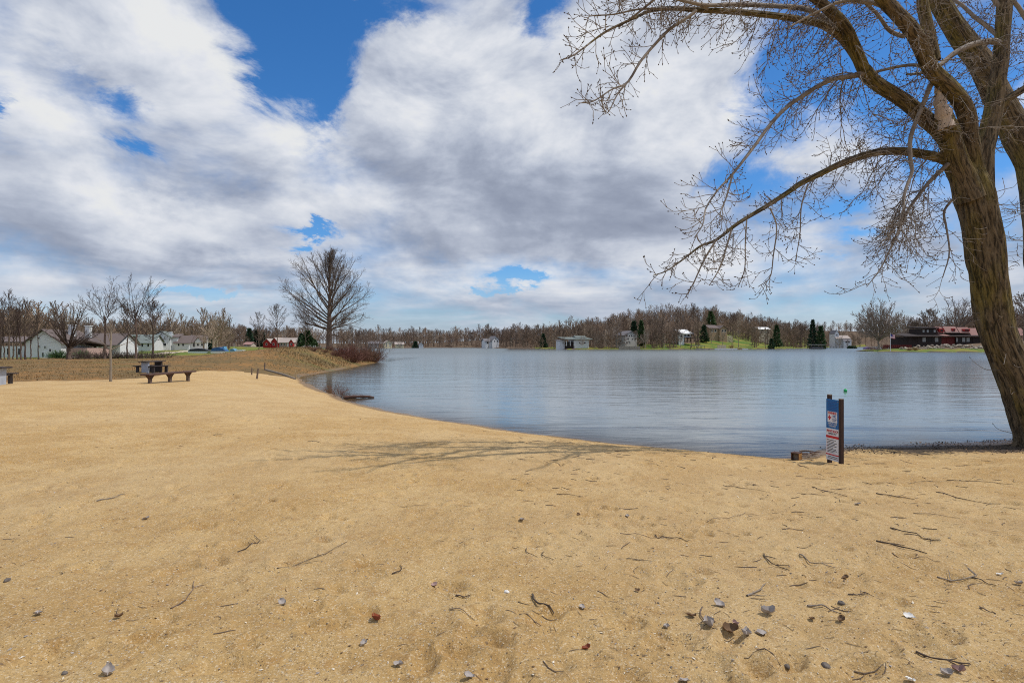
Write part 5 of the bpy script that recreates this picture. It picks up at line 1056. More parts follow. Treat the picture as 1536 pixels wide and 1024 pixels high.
# boats drawn up on the lawn at left
def boat(label,p0,p1,D,cover,top=.9,white=.55,rz=0):
    k=D/F; t=thing('boat',label,'boat',base((p0+p1)/2,D),rz,'boats drawn up on the lawn at left'); L=(p1-p0)*k/2
    q=MB(); q.prism([(-L,.12),(L*.8,.05),(L,white),(-L,white)],(0,-.95,0),(0,.95,0),(1,0,0),(0,0,1)); q.build('hull',M_TRIM,t)
    if cover: q=MB(); q.prism([(-L*1.01,white),(L*1.01,white),(L*.6,top*.95),(0,top*1.15),(-L*.75,top)],(0,-1,0),(0,1,0),(1,0,0),(0,0,1)); q.build('cover',cover,t)
    return t
M_BLUE=M2('blue_boat_cover',(.03,.09,.24),(.05,.14,.32),2,.7); M_BLK=M2('black_boat_cover',(.02,.022,.028),(.03,.032,.04),2,.7); M_TEAL=M2('pale_blue_cover',(.12,.30,.48),(.10,.25,.40),2,.7)
boat('long white pontoon boat with black cover on the lawn, leftmost of the boats',285,316,140,M_BLK,1.05,.55); 
t=boat('white boat with blue cover and small windscreen beside the black covered boat',319,341,139,M_BLUE,1.35,.6)
q=MB(); q.prism([(1.0,1.0),(1.5,1.0),(1.25,1.75),(.95,1.75)],(0,-.7,0),(0,.7,0),(1,0,0),(0,0,1)); q.build('windscreen',M_TEAL,t)
t=boat('small pale blue covered boat with thin mast behind the blue covered boat',347,355,160,M_TEAL,.9,.4); q=MB(); q.tube([(0,0,.6),(0,0,2.6)],.05,6); q.build('mast',M_POLE,t,True)
boat('white upturned rowing boat on the lawn right of the pale blue boat',356,366,158,None,.6,.75)
boat('pale low jon boat at the lawn edge in front of the left thin tree',378,389,140,None,.5,.45); boat('pale low jon boat right of the left thin tree, rightmost of the boats',393,401,140,None,.5,.45)
# fence behind the point
for i in range(16):
    px=452+i*2.6; D=205+i*1.2; q=MB(); hgt=1.3+.5*((i*7)%3)/2; q.box((0,0,hgt/2-.1),(.36,.10,hgt)); tag(q.build('fence_board',M_CONC,loc=base(px,D)),'%s pale upright board from the left in the broken fence right of the red house'%ordinal(i),'fence board','pale fence boards right of the red house')
# roads on the left
def road(nm,pts,w,c):
    P=crom(np.array(pts),60); T=np.gradient(P,axis=0); T/=np.linalg.norm(T,axis=1,keepdims=True); Nn=np.stack([-T[:,1],T[:,0]],1); V=[]
    for k in range(60):
        for s in (-.5,-.17,.17,.5): q=P[k]+Nn[k]*s*w; V.append([q[0],q[1],hz(q[0],q[1])+.07])
    mb=MB(); mb.add(V,[[k*4+j,k*4+j+1,k*4+j+5,k*4+j+4] for k in range(59) for j in range(3)]); tag(mb.build(nm,c,smooth=True),kind='structure')
M_ROAD=M2('worn_pale_road',(.44,.39,.33),(.36,.31,.26),1.5,.9,bump=.1)
road('road',[base(a,d)[:2] for a,d in ((-60,88),(0,91),(60,95),(110,101),(160,112),(215,128))],3.4,M_ROAD)
road('gravel_drive',[base(a,d)[:2] for a,d in ((215,128),(240,142),(262,158),(285,182),(310,215),(335,250))],4.2,M2('pale_gravel',(.56,.48,.36),(.48,.40,.29),2,.9,bump=.1))
# ------------------------------------------------------------------ things on the beach
M_BEAM=M2('dark_red_stained_timber',(.115,.062,.045),(.070,.040,.032),6,.75,(.6,6,6),.4,.01)
M_LEG=M2('weathered_timber_post',(.19,.135,.105),(.115,.085,.068),8,.85,(5,5,.7),.4,.01)
M_GREYWOOD=M2('silvery_driftwood',(.30,.25,.20),(.17,.14,.115),9,.85,(4,4,.6),.5,.01)
M_BLUEC=M2('blue_grey_concrete',(.42,.46,.53),(.34,.37,.43),5,.85,bump=.25)
M_TOP=M2('dark_table_boards',(.062,.048,.046),(.042,.034,.034),5,.7,(.6,6,6),.3,.01)
def bench():
    a=on_ground(225,575,12,60); c=on_ground(282,571.5,12,60); d=c-a; L=math.hypot(d[0],d[1]); rz=math.atan2(d[1],d[0]); mid=(a+c)/2
    t=thing('bench','dark red-brown backless timber bench on three posts on the sand','bench',mid,rz)
    zt=.50; dz=(c[2]-a[2])/2
    q=MB(); 
    for y in (-.13,.13): q.box((0,y,zt),(L+.75,.235,.075))
    q.build('seat',M_BEAM,t)
    for i,x in enumerate((-L/2,0,L/2)):
        z0=[-dz,0,dz][i]
        q=MB(); q.box((x,0,(z0-.15+zt-.14)/2),(.125,.14,zt-.14-z0+.15)); o=q.build('leg',M_LEG,t)
        q=MB(); q.prism([(-.26,zt-.038),(.26,zt-.038),(.15,zt-.15),(.062,zt-.24),(-.062,zt-.24),(-.15,zt-.15)],(x,-.07,0),(x,.07,0),(1,0,0),(0,0,1)); q.build('bracket',M_BEAM,o)
bench()
def picnic(label,loc,rz,group):
    t=thing('picnic_table',label,'picnic table',loc,rz,group)
    q=MB()
    for i in range(4): q.box((0,-.285+.19*i,.755),(1.5,.18,.06))
    q.build('table_top',M_TOP,t)
    for s in (-1,1):
        q=MB()
        for j in (0,1): q.box((0,s*(.62+.15*j),.46),(1.5,.14,.05))
        q.build('seat',M_TOP,t)
        q=MB(); q.prism([(-.26,-.12),(.26,-.12),(.30,.722),(-.30,.722)],(s*.50-.06,0,0),(s*.50+.06,0,0),(0,1,0),(0,0,1)); q.build('pedestal',M_BLUEC if s<0 else M_TOP,t)
        q=MB(); q.box((s*.50,0,.405),(.09,1.62,.055)); q.build('seat_arm',M_TOP,t)
        for y in (-.69,.69): q=MB(); q.prism([(-.12,-.12),(.12,-.12),(.10,.375),(-.10,.375)],(s*.50-.04,y,0),(s*.50+.04,y,0),(0,1,0),(0,0,1)); q.build('seat_leg',M_TOP,t)
    return t
q=on_ground(228,558.5,12,70); picnic('dark picnic table with pale blue-grey pedestal on the grass behind the timber bench',q,rad(73),'picnic tables on the grass')
q=on_ground(-19,577,12,60); p2=picnic('dark picnic table with blue-grey slab legs cut off by the left edge of the view',q,rad(194),'picnic tables on the grass')
# old posts and the timber edging
def post(label,px,py,h,lean,r,m=M_LEG,square=True,name='wooden_post'):
    b=on_ground(px,py,14,80); q=MB(); n=6; P=np.array([[lean[0]*k/n*h,lean[1]*k/n*h,-.25+(h+.25)*k/n] for k in range(n+1)])
    V,Fq=tubes([(P,np.array([r]*n+[r*.86]))],5 if square else 9); V=V+rng.normal(0,r*.07,V.shape); s_=5 if square else 9; q.add(V,Fq); q.add(V[-s_:],[list(range(s_))]); tag(q.build(name,m,loc=b),label,'post','old posts at the end of the sand' if name=='wooden_post' else None)
post('leftmost of three old dark posts at the end of the sand, standing straight',377.5,562,.52,(.02,0),.052)
post('middle of three old dark posts, leaning right with a split top',384.5,568,.72,(.16,.05),.062); 
post('rightmost of three old dark posts, at the end of the timber edging',396.5,555,.62,(.04,.1),.055)
post('short pale wooden stake at the water end of the timber edging',444.5,566.5,.62,(-.14,0),.042,M_TAN,True,'wooden_stake')
pl=[on_ground(a,b,20,80) for a,b in ((399,555.5),(412,559),(425,562.5),(443,569))]
q=MB()
for a,b in zip(pl[:-1],pl[1:]): q.tube([a+np.array([0,0,.06]),b+np.array([0,0,.06])],.085,6)
tag(q.build('timber_edging',M_GREYWOOD),'low weathered timber edging between sand and grassy point','edging')
# log in the shallows
a=w0(517,597); q=MB(); A=np.array([a[0],a[1],.03]); b=w0(561,596.5); B=np.array([b[0],b[1],.02]); P=crom(np.array([A,A+(B-A)*.3+[0,-.05,.05],A+(B-A)*.65+[0,.06,.05],B]),14); q.tube(P,np.linspace(.10,.05,14)*(1+.15*np.sin(np.arange(14)*1.7)),9); q.tube([P[5],P[5]+[.25,.22,.03],P[5]+[.75,.3,.01]],[.05,.04,.02],6); tag(q.build('floating_log',M_BEAM,smooth=True),'dark log floating in the shallows beside the bank shrubs','log')
# green ball
b=w0(1268,586.8); t=thing('buoy','small bright green round ball floating on the lake beyond the sign','buoy',(b[0],b[1],.0)); r=.085*b[1]/29
mb=MB(); V=[];Fq=[]
for j in range(13):
    for i in range(20): th=j/12*np.pi; ph=i/20*2*np.pi; V.append([r*np.sin(th)*np.cos(ph),r*np.sin(th)*np.sin(ph),r*.55+r*np.cos(th)])
for j in range(12):
    for i in range(20): Fq.append([j*20+i,(j+1)*20+i,(j+1)*20+(i+1)%20,j*20+(i+1)%20])
mb.add(V,Fq); mb.build('ball',M2('green_plastic',(.02,.50,.14),(.02,.42,.11),3,.35,bump=0,spec=.5),t,True); q=MB(); q.tube([(-r*1.04,0,r*.52),(r*1.04,0,r*.52)],r*.1,8); q.tube([(0,0,r*1.5),(0,0,r*1.75)],r*.22,8); q.build('cap',M2('dark_green_plastic',(.01,.16,.06),(.01,.12,.05),3,.4,bump=0),t,True)
# ---- the sign
def text_mesh(s,size,width,m,bold=.0):
    cu=bpy.data.curves.new('lettering','FONT'); cu.body=s; cu.size=size; cu.align_x='CENTER'; cu.align_y='CENTER'; cu.offset=bold; cu.extrude=.0008
    o=bpy.data.objects.new('lettering',cu); COL.objects.link(o); dg=bpy.context.evaluated_depsgraph_get(); dg.update(); me=bpy.data.meshes.new_from_object(o.evaluated_get(dg)); bpy.data.objects.remove(o)
    xs=[v.co.x for v in me.vertices]; w=max(xs)-min(xs); k=width/w
    for v in me.vertices: v.co.x*=k
    me.materials.clear(); me.materials.append(m); return me
def sign():
    b=on_ground(1249,694.5,5,20); t=thing('beach_sign','blue and white warning sign board between two dark timber posts on the beach','sign',b,rad(-90+9))
    # local: x runs along the board (towards the camera), the board faces -y (to the left in the view)
    W,H=.37,1.30; k=b[1]/F; zt=(694.5-597.5)*k; M_SP=M2('sign_post_timber',(.060,.034,.027),(.034,.021,.019),7,.8,(5,5,.6),.4,.01)
    for x,y_,ht,lab in ((-W/2+.03,.05,zt+.06,0),(W/2+.037,.02,zt+.0,1)):
        q=MB(); q.box((x,y_,ht/2-.2),(.07,.065,ht+.4)); 
        o=q.build('post',M_SP,t); q=MB(); q.box((x,y_,ht+.008),(.071,.066,.016)); q.build('cut_top',M_GREYWOOD,o)
    zm=zt-.62*H*.78; zb=zt-H
    M_SB=M2('blue_sign_paint',(.012,.145,.42),(.010,.120,.36),3,.45,bump=0); M_SW=M2('white_sign_paint',(.70,.71,.75),(.62,.63,.68),3,.45,bump=0); M_SR=M2('red_sign_paint',(.52,.025,.03),(.45,.02,.025),3,.45,bump=0); M_SK=M2('black_sign_lettering',(.03,.03,.035),(.025,.025,.03),3,.5,bump=0); M_NV=M2('blue_sign_lettering',(.03,.10,.32),(.025,.08,.28),3,.5,bump=0)
    q=MB(); q.box((0,0,(zt-.02+zm)/2),(W,.012,zt-.02-zm)); pa=q.build('upper_panel',M_SB,t)
    q=MB(); q.box((0,0,(zm-.004+zb)/2),(W,.012,zm-.004-zb)); pb=q.build('lower_panel',M_SW,t)
    def rect(par,name,x0,x1,z0,z1,m,y=-.008): q=MB(); x0,x1=[t_ if abs(t_)>=W/2-1e-6 and name=='red_band' else t_*.74 for t_ in (x0,x1)]; q.box(((x0+x1)/2,y,(z0+z1)/2),(x1-x0,.004,z1-z0)); return q.build(name,m,par)
    hu=zt-zm
    def u(f): return zt-.02-(hu-.02)*f
    for i in range(7): rect(pa,'small_print',-.19,.17+.02*(i%2),u(.07+.052*i)-.006,u(.07+.052*i)+.004,M_NV)
    rect(pa,'warning_label',-.19,.19,u(.79),u(.42),M_SW)
    def txt(par,s,x,z,h,w,m,y=-.0115,bold=0):
        x*=.74; me=text_mesh(s,h*1.35,w*.74,m,bold); o=bpy.data.objects.new('lettering',me); COL.objects.link(o); o.parent=par; o.location=(x,y,z); o.rotation_euler=(rad(90),0,0)
    txt(pa,'WARNING',0,u(.475),.052,.33,M_SR,bold=.002)
    q=MB(); q.box((-.078,-.012,u(.63)),(.026,.003,.098)); q.box((-.1075,-.012,u(.63)),(.032,.003,.032)); q.box((-.0485,-.012,u(.63)),(.032,.003,.032)); q.build('red_cross',M_SR,pa)
    txt(pa,'NO',.085,u(.58),.062,.13,M_NV,bold=.002); txt(pa,'LIFEGUARD',.085,u(.675),.026,.17,M_NV); txt(pa,'ON DUTY',.085,u(.73),.026,.15,M_NV)
    txt(pa,'SWIM AT YOUR',0,u(.845),.042,.37,M_SW,y=-.009); txt(pa,'OWN RISK',0,u(.925),.042,.28,M_SW,y=-.009)
    hl=zm-zb
    def l(f): return zm-.004-(hl-.004)*f
    txt(pb,'PRIVATE BEACH',0,l(.085),.052,.44,M_SR,y=-.009,bold=.001); txt(pb,'MEMBERS ONLY',0,l(.165),.034,.32,M_SK,y=-.009)
    rect(pb,'red_band',-W/2,W/2,l(.30),l(.225),M_SR)
    for i in range(9): rect(pb,'small_print',-.20,[.13,.05,.17,.10,.16,.02,.14,.18,.08][i],l(.36+.047*i)-.007,l(.36+.047*i)+.004,M_SK); rect(pb,'bullet',-.225,-.21,l(.36+.047*i)-.007,l(.36+.047*i)+.004,M_SR)
    rect(pb,'red_band',-W/2,W/2,l(.835),l(.80),M_SR)
    for i in range(2): rect(pb,'small_print',-.17,.2,l(.88+.05*i)-.007,l(.88+.05*i)+.004,M_SK)
    for x in (-W/2+.03,W/2-.03):
        for z,par in ((zt-.06,pa),(zm+.04,pa),(zm-.05,pb),(zb+.05,pb)): q=MB(); q.tube([(x,-.004,z),(x,-.013,z)],.008,8); q.build('bolt',M_GREYWOOD,par)
sign()
# open timber box and the heap of driftwood beside it
b=on_ground(1193,690,6,20); t=thing('wooden_box','small dark wooden box stub open towards the water with an orange-brown side','box',b+np.array([0,0,.0]),rad(-49)); k=b[1]/F
q=MB(); q.box((0,.05,.165),(.17,.20,.02)); q.box((0,.05,.0),(.13,.16,.02)); q.box((0,.13,.06),(.14,.025,.20)); q.box((-.075,.055,.06),(.02,.175,.20)); q.box((.075,.055,.06),(.02,.175,.20)); q.build('box_wall',M_BEAM,t); q=MB(); q.box((.0875,.055,.06),(.004,.17,.19)); q.build('side_panel',M2('orange_brown_board',(.36,.19,.06),(.28,.14,.045),8,.8,(1,1,5)),t); q=MB(); q.box((0,.06,.08),(.125,.02,.14)); q.build('inner_board',M_GREYWOOD,t)
R.seed(61)
for i in range(13):
    c=on_ground(R.uniform(1200,1224),R.uniform(684,692),6,20); L=R.uniform(.18,.5); a=R.uniform(-.5,.5); z=.03+.11*max(0,1-abs(i-6)/6)
    P=np.array([[-L/2,0,z],[0,R.uniform(-.02,.02),z+.02],[L/2,R.uniform(-.03,.03),z+R.uniform(-.03,.04)]]); q=MB(); q.tube(P,[R.uniform(.010,.022)]*2+[.007],6); o=q.build('driftwood_stick',[M_GREYWOOD,M_BEAM,M_LEG][i%3],loc=c,rz=a); tag(o,'weathered stick in the small driftwood heap between the wooden box and the sign','stick','driftwood heap by the sign')
# ---- sticks, leaves and stones on the sand, placed where the photo shows them
def place_between(p0,p1,lift=.006,n=7,bow=.06,r=.006,mat_=M_TWIGD,label='',group='sticks on the sand',twigs=0):
    a=on_ground(*p0); b=on_ground(*p1); L=np.linalg.norm(b-a); per=unit(np.cross(b-a,[0,0,1])); P=[]
    for k in range(n):
        f=k/(n-1); q=a+(b-a)*f+per*(bow*L*math.sin(f*math.pi)+R.gauss(0,.012*L)); q[2]=hz(q[0],q[1])+lift+r*.6+.012*math.sin(f*math.pi)*R.random(); P.append(q)
    P=np.array(P); c=P.mean(0); polys=[(P-c,np.linspace(r,r*.45,n)*(1+.2*np.sin(np.arange(n)*2.3)))]
    for _ in range(twigs): i=R.randrange(1,n-1); polys.append(shoot(P[i]-c,unit(P[i+1]-P[i])*.7+per*R.choice([-1,1])*.8,L*.28,r*.6,r*.3,3,0,0,.12))
    q=MB(); V,Fq=tubes(polys,6); q.add(V,Fq); o=q.build('stick',mat_,loc=c,smooth=True); tag(o,label,'stick',group); return o
R.seed(71)
STK=[((145,752),(187,741),.011,.02,M_GREYWOOD,'flat grey stick on the sand far left of the red leaf, below the timber bench',0),((356,828),(381,803),.006,.22,M_TWIGD,'hooked thin twig on the left sand',1),((257,913),(290,872),.006,.1,M_TWIG,'thin twig pointing to the camera on the left sand',1),
 ((414,852),(520,812),.006,.12,M_TWIG,'long wavy thin twig on the sand left of centre',2),((798,893),(831,921),.012,.14,M_TWIGD,'thick short dark curved stick at the bottom centre of the sand',0),((674,914),(713,931),.005,.05,M_TWIG,'thin straight reddish twig right of the red leaf',0),
 ((684,893),(706,893),.008,.1,M_TWIGD,'short dark twig just above the thin reddish twig',1),((588,861),(600,848),.007,.25,M_TWIGD,'short curled dark twig above the red leaf',0),((790,823),(806,836),.006,.2,M_TWIGD,'short bent twig, left one of a close pair near the centre of the sand',0),((815,828),(830,840),.006,.2,M_TWIGD,'short bent twig, right one of a close pair near the centre of the sand',0),
 ((1314,812),(1390,831),.012,.04,M_TWIGD,'thick dark stick, the boldest of the parallel sticks on the right sand',1),((1336,792),(1410,810),.009,.05,M_TWIGD,'long brown stick just above the boldest dark stick on the right sand',2),((1338,830),(1410,843),.006,.04,M_TWIG,'thin reddish stick just below the boldest dark stick on the right sand',0),
 ((1146,831),(1184,856),.008,.18,M_TWIGD,'forked dark twig with a reddish knot on the right of centre sand',3),((1199,832),(1253,852),.008,.12,M_GREYWOOD,'curved grey-brown stick right of the forked dark twig',1),((1211,909),(1258,920),.010,.06,M_GREYWOOD,'straight grey stick low on the right sand, near the pale leaves',0),
 ((1374,978),(1455,998),.009,.12,M_TWIGD,'long branched stick at the bottom right of the sand',4),((1405,738),(1500,756),.008,.10,M_TWIGD,'long wavy stick on the sand below the huge cottonwood',2),((1314,740),(1372,749),.010,.04,M_TWIGD,'straight dark stick below the right side of the sign',1),((1218,730),(1282,749),.008,.08,M_TWIGD,'long thin dark stick below the sign',3),
 ((1197,697),(1213,703),.011,.03,M_BEAM,'short black stick on the sand in front of the wooden box',0),((1272,892),(1302,890),.007,.2,M_TWIGD,'small dark twig tangle on the right sand below the curved grey-brown stick',5),((1470,911),(1494,921),.008,.1,M_TWIG,'short stick at the far right of the sand below the white leaf',0),((1120,894),(1148,876),.010,.06,M_GREYWOOD,'flat pale stick left of the small dark twig tangle',1),
 ((1053,911),(1078,945),.006,.15,M_TWIG,'thin twig beside the cluster of pale leaves at bottom right',2),((1406,866),(1452,852),.008,.35,M_GREYWOOD,'pale curved twig on the right sand left of the white leaf',2),((1457,866),(1494,879),.007,.05,M_TWIGD,'straight twig between the pale curved twig and the right edge',0),((1085,728),(1150,738),.006,.06,M_TWIGD,'thin stick left of the sign, near the water',2),
 ((1060,782),(1120,768),.005,.08,M_TWIG,'faint thin twig on the sand left of the sign, lower one',1),((1420,720),(1520,727),.007,.05,M_TWIGD,'stick in the litter below the huge cottonwood, nearest the trunk',2),((1300,726),(1400,722),.006,.06,M_TWIGD,'thin stick in the litter right of the sign',2),((600,760),(640,757),.004,.1,M_TWIG,'tiny twig alone on the sand in the middle distance',0),
 ((835,741),(874,745),.006,.08,M_TWIGD,'small dark stick near the water left of the tree shadows',1),((940,838),(978,842),.005,.1,M_TWIG,'thin twig right of the close pair of bent twigs',0),((982,802),(1032,812),.006,.1,M_TWIGD,'thin dark twig on the sand below the water line, centre right',1),((1370,770),(1440,778),.005,.06,M_TWIG,'faint reddish stick on the right sand above the long brown stick',1),((930,800),(1010,806),.005,.09,M_TWIG,'long hair-thin twig on the centre right sand',1)]
for p0,p1,r,bow,m,lab,tw in STK: place_between(p0,p1,.004,8,bow,r*.74,m,lab,'sticks on the sand',tw)
def leaf_mesh(seed,L,curl):
    g=np.random.default_rng(seed); n,m_=9,6; V=[]
    for i in range(n+1):
        u=i/n; w=L*.36*(math.sin(math.pi*min(1,u**.75))**.8)*(1+.14*math.sin(u*22+seed))+.002
        for j in range(m_+1): v=j/m_*2-1; V.append([(u-.5)*L,v*w,curl*L*(v*v*.55+(u-.5)**2*1.1)+.05*L*math.sin(u*9+v*4+seed)*abs(v)])
    Fq=[[i*(m_+1)+j,(i+1)*(m_+1)+j,(i+1)*(m_+1)+j+1,i*(m_+1)+j+1] for i in range(n) for j in range(m_)]
    W=np.array(V); mb=MB(); mb.add(np.vstack([W,W-np.array([0,0,.0012])]),Fq+[[q+len(W) for q in f[::-1]] for f in Fq]); mb.tube([(L*.48,0,curl*L*.3),(L*.66,.02*L,curl*L*.5)],.0014,4); return mb
M_LG=M2('silver_grey_dead_leaf',(.42,.38,.35),(.27,.235,.215),18,.8,bump=.3,bd=.004); M_LB=M2('brown_dead_leaf',(.20,.12,.065),(.13,.08,.045),18,.8,bump=.3,bd=.004); M_LR=M2('red_brown_leaf',(.30,.075,.03),(.17,.045,.025),18,.7,bump=.3,bd=.004); M_LP=M2('pinkish_dead_leaf',(.40,.27,.24),(.28,.18,.16),18,.8,bump=.3,bd=.004); M_LW=M2('bleached_white_leaf',(.74,.72,.68),(.60,.58,.54),18,.8,bump=.3,bd=.004)
LEAF=[(564,931,.115,.9,M_LR,'curled bright red-brown leaf alone at the bottom left of centre'),(652,879,.10,.6,M_LP,'pinkish dead leaf above the thin reddish twig'),(783,781,.095,.8,M_LG,'upright grey leaf on the centre sand, alone'),(424,906,.10,.7,M_LG,'grey dead leaf on the left sand'),(1079,908,.13,.6,M_LG,'large pale grey leaf above the clump at bottom right'),(1152,921,.14,.9,M_LG,'large crinkled grey leaf right of the pale leaf cluster'),
 (1066,941,.14,.9,M_LG,'grey folded leaf at the left of the leaf cluster at bottom right'),(1119,953,.12,.7,M_LG,'pale upright leaf in the leaf cluster, right of the brown one'),(1141,951,.12,.3,M_LG,'flat grey leaf at the right end of the leaf cluster'),(1096,947,.15,.9,M_LB,'dark brown crumpled leaf in the middle of the leaf cluster'),(1103,938,.08,.9,M_LP,'small pinkish leaf on top of the brown leaf in the cluster'),(1037,925,.10,.5,M_LB,'dark brown leaf left of the leaf cluster'),(1364,926,.11,.4,M_LW,'whitish leaf on the right sand'),
 (1500,863,.085,.5,M_LW,'bright white leaf near the right edge'),(1529,877,.11,.6,M_LG,'grey leaf at the right edge of the sand'),(1419,1013,.11,.7,M_LG,'grey leaf at the bottom edge right of the grey stone'),(1287,757,.12,.5,M_LG,'pale grey leaf on the sand below the sign'),(1268,868,.09,.4,M_LB,'brown leaf left of the boldest dark stick'),(598,999,.09,.5,M_LG,'bluish grey leaf at the bottom edge left of centre'),(703,1016,.09,.6,M_LG,'grey leaf at the bottom edge near the centre'),
 (941,775,.09,.6,M_LG,'grey leaf with dark twig near the water, centre right'),(868,773,.08,.5,M_LB,'small brown leaf left of the grey leaf near the water'),(1000,942,.09,.5,M_LG,'grey dead leaf left of the leaf cluster at bottom right'),(873,912,.085,.3,M_LG,'flat pale leaf at bottom centre right'),(545,968,.08,.5,M_LG,'small grey leaf below the red-brown leaf'),(178,927,.08,.7,M_LB,'curled brown leaf on the lower left sand'),(161,1010,.12,.6,M_LG,'torn grey leaf at the bottom left'),(57,922,.10,.4,M_LG,'faint grey leaf at lower left, near the dark stone'),
 (219,779,.10,.8,M_LG,'crumpled grey leaf on the left sand in the middle distance'),(880,974,.08,.8,M_LR,'small red-brown curled leaf at bottom centre'),(1262,932,.09,.8,M_LB,'brown curled leaf below the straight grey stick'),(1218,930,.07,.8,M_LB,'small brown curled leaf left of the straight grey stick end'),(1026,1023,.1,.5,M_LG,'pale leaf cut by the bottom edge'),(956,887,.07,.6,M_LB,'tiny dark leaf at bottom centre right'),(1365,1022,.09,.5,M_LW,'whitish leaf at the bottom edge right'),(1440,1008,.1,.6,M_LP,'pinkish leaf at the bottom right edge beside a grey one')]
for i,(px,py,L,curl,m,lab) in enumerate(LEAF):
    c=on_ground(px,py); o=leaf_mesh(i,L*.64,curl*R.uniform(.45,.95)).build('leaf',m,loc=c+np.array([0,0,.010]),smooth=True); o.rotation_euler=(R.uniform(-.35,.35),R.uniform(-.3,.3),R.uniform(0,6.28)); tag(o,lab,'leaf','dead leaves on the sand')
def stone(px,py,r,m,lab):
    r*=.78
    c=on_ground(px,py); o=rock_mesh(int(px),r).build('stone',m,loc=c+np.array([0,0,r*.25])); md=o.modifiers.new('round','SUBSURF'); md.levels=1; md.render_levels=1; o.rotation_euler=(.2,.1,px); tag(o,lab,'stone','stones on the sand')
M_ST=M2('dark_grey_stone',(.16,.135,.115),(.10,.085,.075),30,.8,bump=.3,bd=.004)
stone(11,871,.030,M_ST,'dark stone at the left edge of the sand'); stone(1239,1000,.034,M_ST,'grey stone at bottom right below the leaf cluster'); stone(760,888,.022,M_LW,'small white stone right of the pinkish leaf'); stone(97,1010,.02,M_ST,'small dark stone in the bottom left corner'); stone(1262,905,.026,M_ST,'dark lump of bark beside the straight grey stick'); stone(1180,1000,.022,M_ST,'small dark stone left of the grey stone at bottom right')
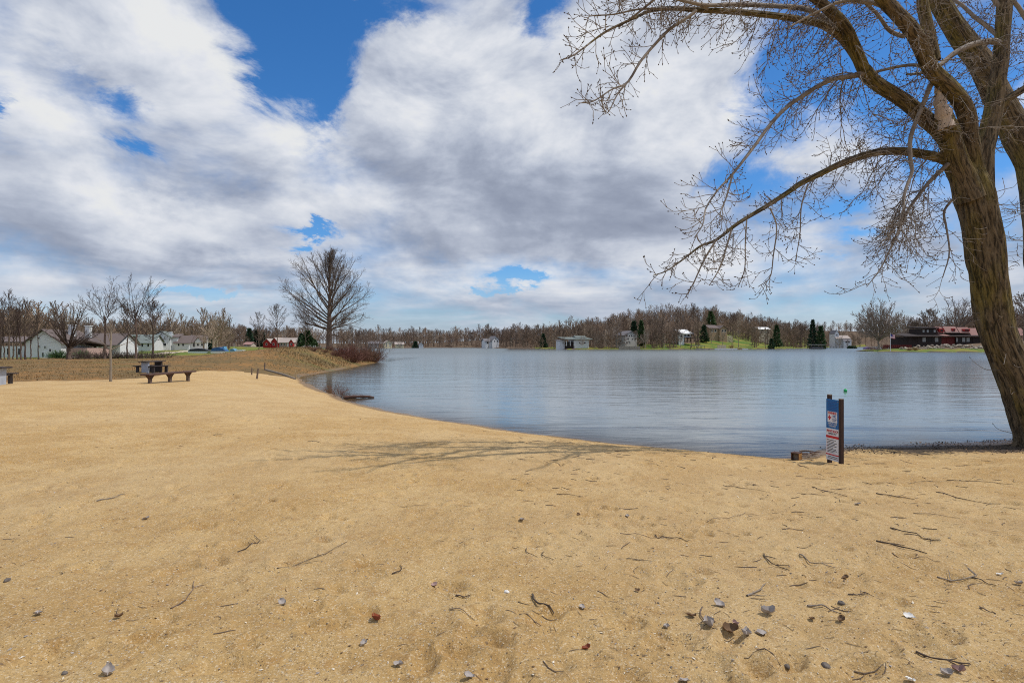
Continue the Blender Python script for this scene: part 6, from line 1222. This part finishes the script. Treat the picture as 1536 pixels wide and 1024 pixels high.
# fine litter nobody could count
def litter():
    g=np.random.default_rng(12); mb=MB(); polys=[]
    for k in range(1700):
        if k<1300: px=g.uniform(760,1560); py=660+360*g.random()**1.7
        else: px=g.uniform(-20,1560); py=610+410*g.random()**1.1
        polys.append((px,py))
    A=np.array(polys); Y=np.zeros(len(A))
    # first guess of the distance, refined on the terrain
    Y=F*1.85/(A[:,1]-HY)
    for _ in range(6): X=(A[:,0]-CX)/F*Y; Y=F*(ZC-height(X,Y))/(A[:,1]-HY)
    X=(A[:,0]-CX)/F*Y; s=sdist(X,Y); ok=(s>.15)&(Y<30)&(Y>1.5); X,Y=X[ok],Y[ok]; n=len(X)
    L=np.exp(g.normal(math.log(.055),.75,n)); L=np.clip(L,.012,.40)*np.clip(.2+.07*Y,.35,1.2); a=np.where(g.random(n)<.6,g.normal(.0,.45,n),g.uniform(0,np.pi,n)); P=[]
    dx,dy=np.cos(a)*L/2,np.sin(a)*L/2; bow=g.normal(0,.12,n)*L
    pts=[]
    for f in (-1,-.33,.33,1): 
        x=X+dx*f-dy/L*2*bow*(1-f*f); y=Y+dy*f+dx/L*2*bow*(1-f*f); pts.append(np.stack([x,y,height(x,y)+.004],1))
    T=np.stack(pts,1); r=np.clip(L*.03,.0012,.0048)*(.6+.04*Y)
    V,Fq=tubes([(T[i],np.array([r[i],r[i]*1.1,r[i],r[i]*.5])) for i in range(n)],4); mb.add(V,Fq,0)
    o=mb.build('twig_litter',M2('old_twig_litter',(.17,.125,.095),(.085,.062,.048),.9,.9,bump=0)); tag(o,kind='stuff')
    # bark chips, shell crumbs and leaf scraps
    n=4200; A=np.stack([g.uniform(-20,1560,n),590+430*g.random(n)**.9],1); A[:1500,0]=g.uniform(900,1560,1500); Y=F*1.85/(A[:,1]-HY)
    for _ in range(6): X=(A[:,0]-CX)/F*Y; Y=F*(ZC-height(X,Y))/(A[:,1]-HY)
    X=(A[:,0]-CX)/F*Y; s=sdist(X,Y); ok=(s>.1)&(Y<24)&(Y>1.5); X,Y=X[ok],Y[ok]; n=len(X); Z=height(X,Y)
    sz=np.clip(np.exp(g.normal(math.log(.0056),.5,n)),.003,.017)*(.7+.05*Y); a=g.uniform(0,6.28,n); tl=g.uniform(-.8,.8,n)
    ex=np.stack([np.cos(a),np.sin(a),tl*.5],1)*sz[:,None]; ey=np.stack([-np.sin(a)*.6,np.cos(a)*.6,.25*tl],1)*sz[:,None]; C=np.stack([X,Y,Z+.35*sz],1); up=np.zeros((n,3)); up[:,2]=sz*.22
    V=np.stack([C-ex,C-ey*.8,C+ex*.9,C+ey,C+up],1).reshape(-1,3); F0=np.array([[0,1,4],[1,2,4],[2,3,4],[3,0,4]])
    mi=g.choice(4,n,p=[.40,.22,.2,.18]); mb=MB(); mb.add(V,np.zeros((0,3),int)); 
    for k in range(4): I=np.where(mi==k)[0]; mb.F.append(((I[:,None,None]*5+F0[None]).reshape(-1,3),k))
    tag(mb.build('beach_litter',[M_LB,M_ST,M_LG,M2('pale_shell_crumbs',(.72,.66,.55),(.58,.50,.38),20,.8,bump=0)]),kind='stuff')
    # rotting leaves and bark heaped along the bank under the big tree
    n=14000; X=g.uniform(8.2,24,n); Y=g.uniform(13.5,18.5,n); s=sdist(X,Y); nz=fbm(X*1.2,Y*1.2,3,31); ok=(s>-.25)&(s<2.8)&(nz+g.uniform(-.18,.18,n)-np.abs(s-.55)*.20>.28+.12*(X<10.5)); X,Y=X[ok],Y[ok]; n=len(X); Z=height(X,Y)
    sz=g.uniform(.012,.034,n); a=g.uniform(0,6.28,n); tl=g.uniform(-1,1,n); ex=np.stack([np.cos(a),np.sin(a),tl*.6],1)*sz[:,None]; ey=np.stack([-np.sin(a)*.5,np.cos(a)*.5,.3*tl],1)*sz[:,None]; C=np.stack([X,Y,np.maximum(Z,0)+sz*.35],1)
    mb=MB(); V=np.stack([C-ex,C-ey,C+ex,C+ey],1).reshape(-1,3); I=np.arange(n*4).reshape(-1,4); h2=n*3//4; mb.add(V,I[:h2],0); mb.F.append((I[h2:],1)); tag(mb.build('leaf_litter',[M2('rotten_leaves',(.050,.036,.027),(.028,.021,.017),9,.85,bump=0),M_LB]),kind='stuff')
litter()
bpy.context.view_layer.update()
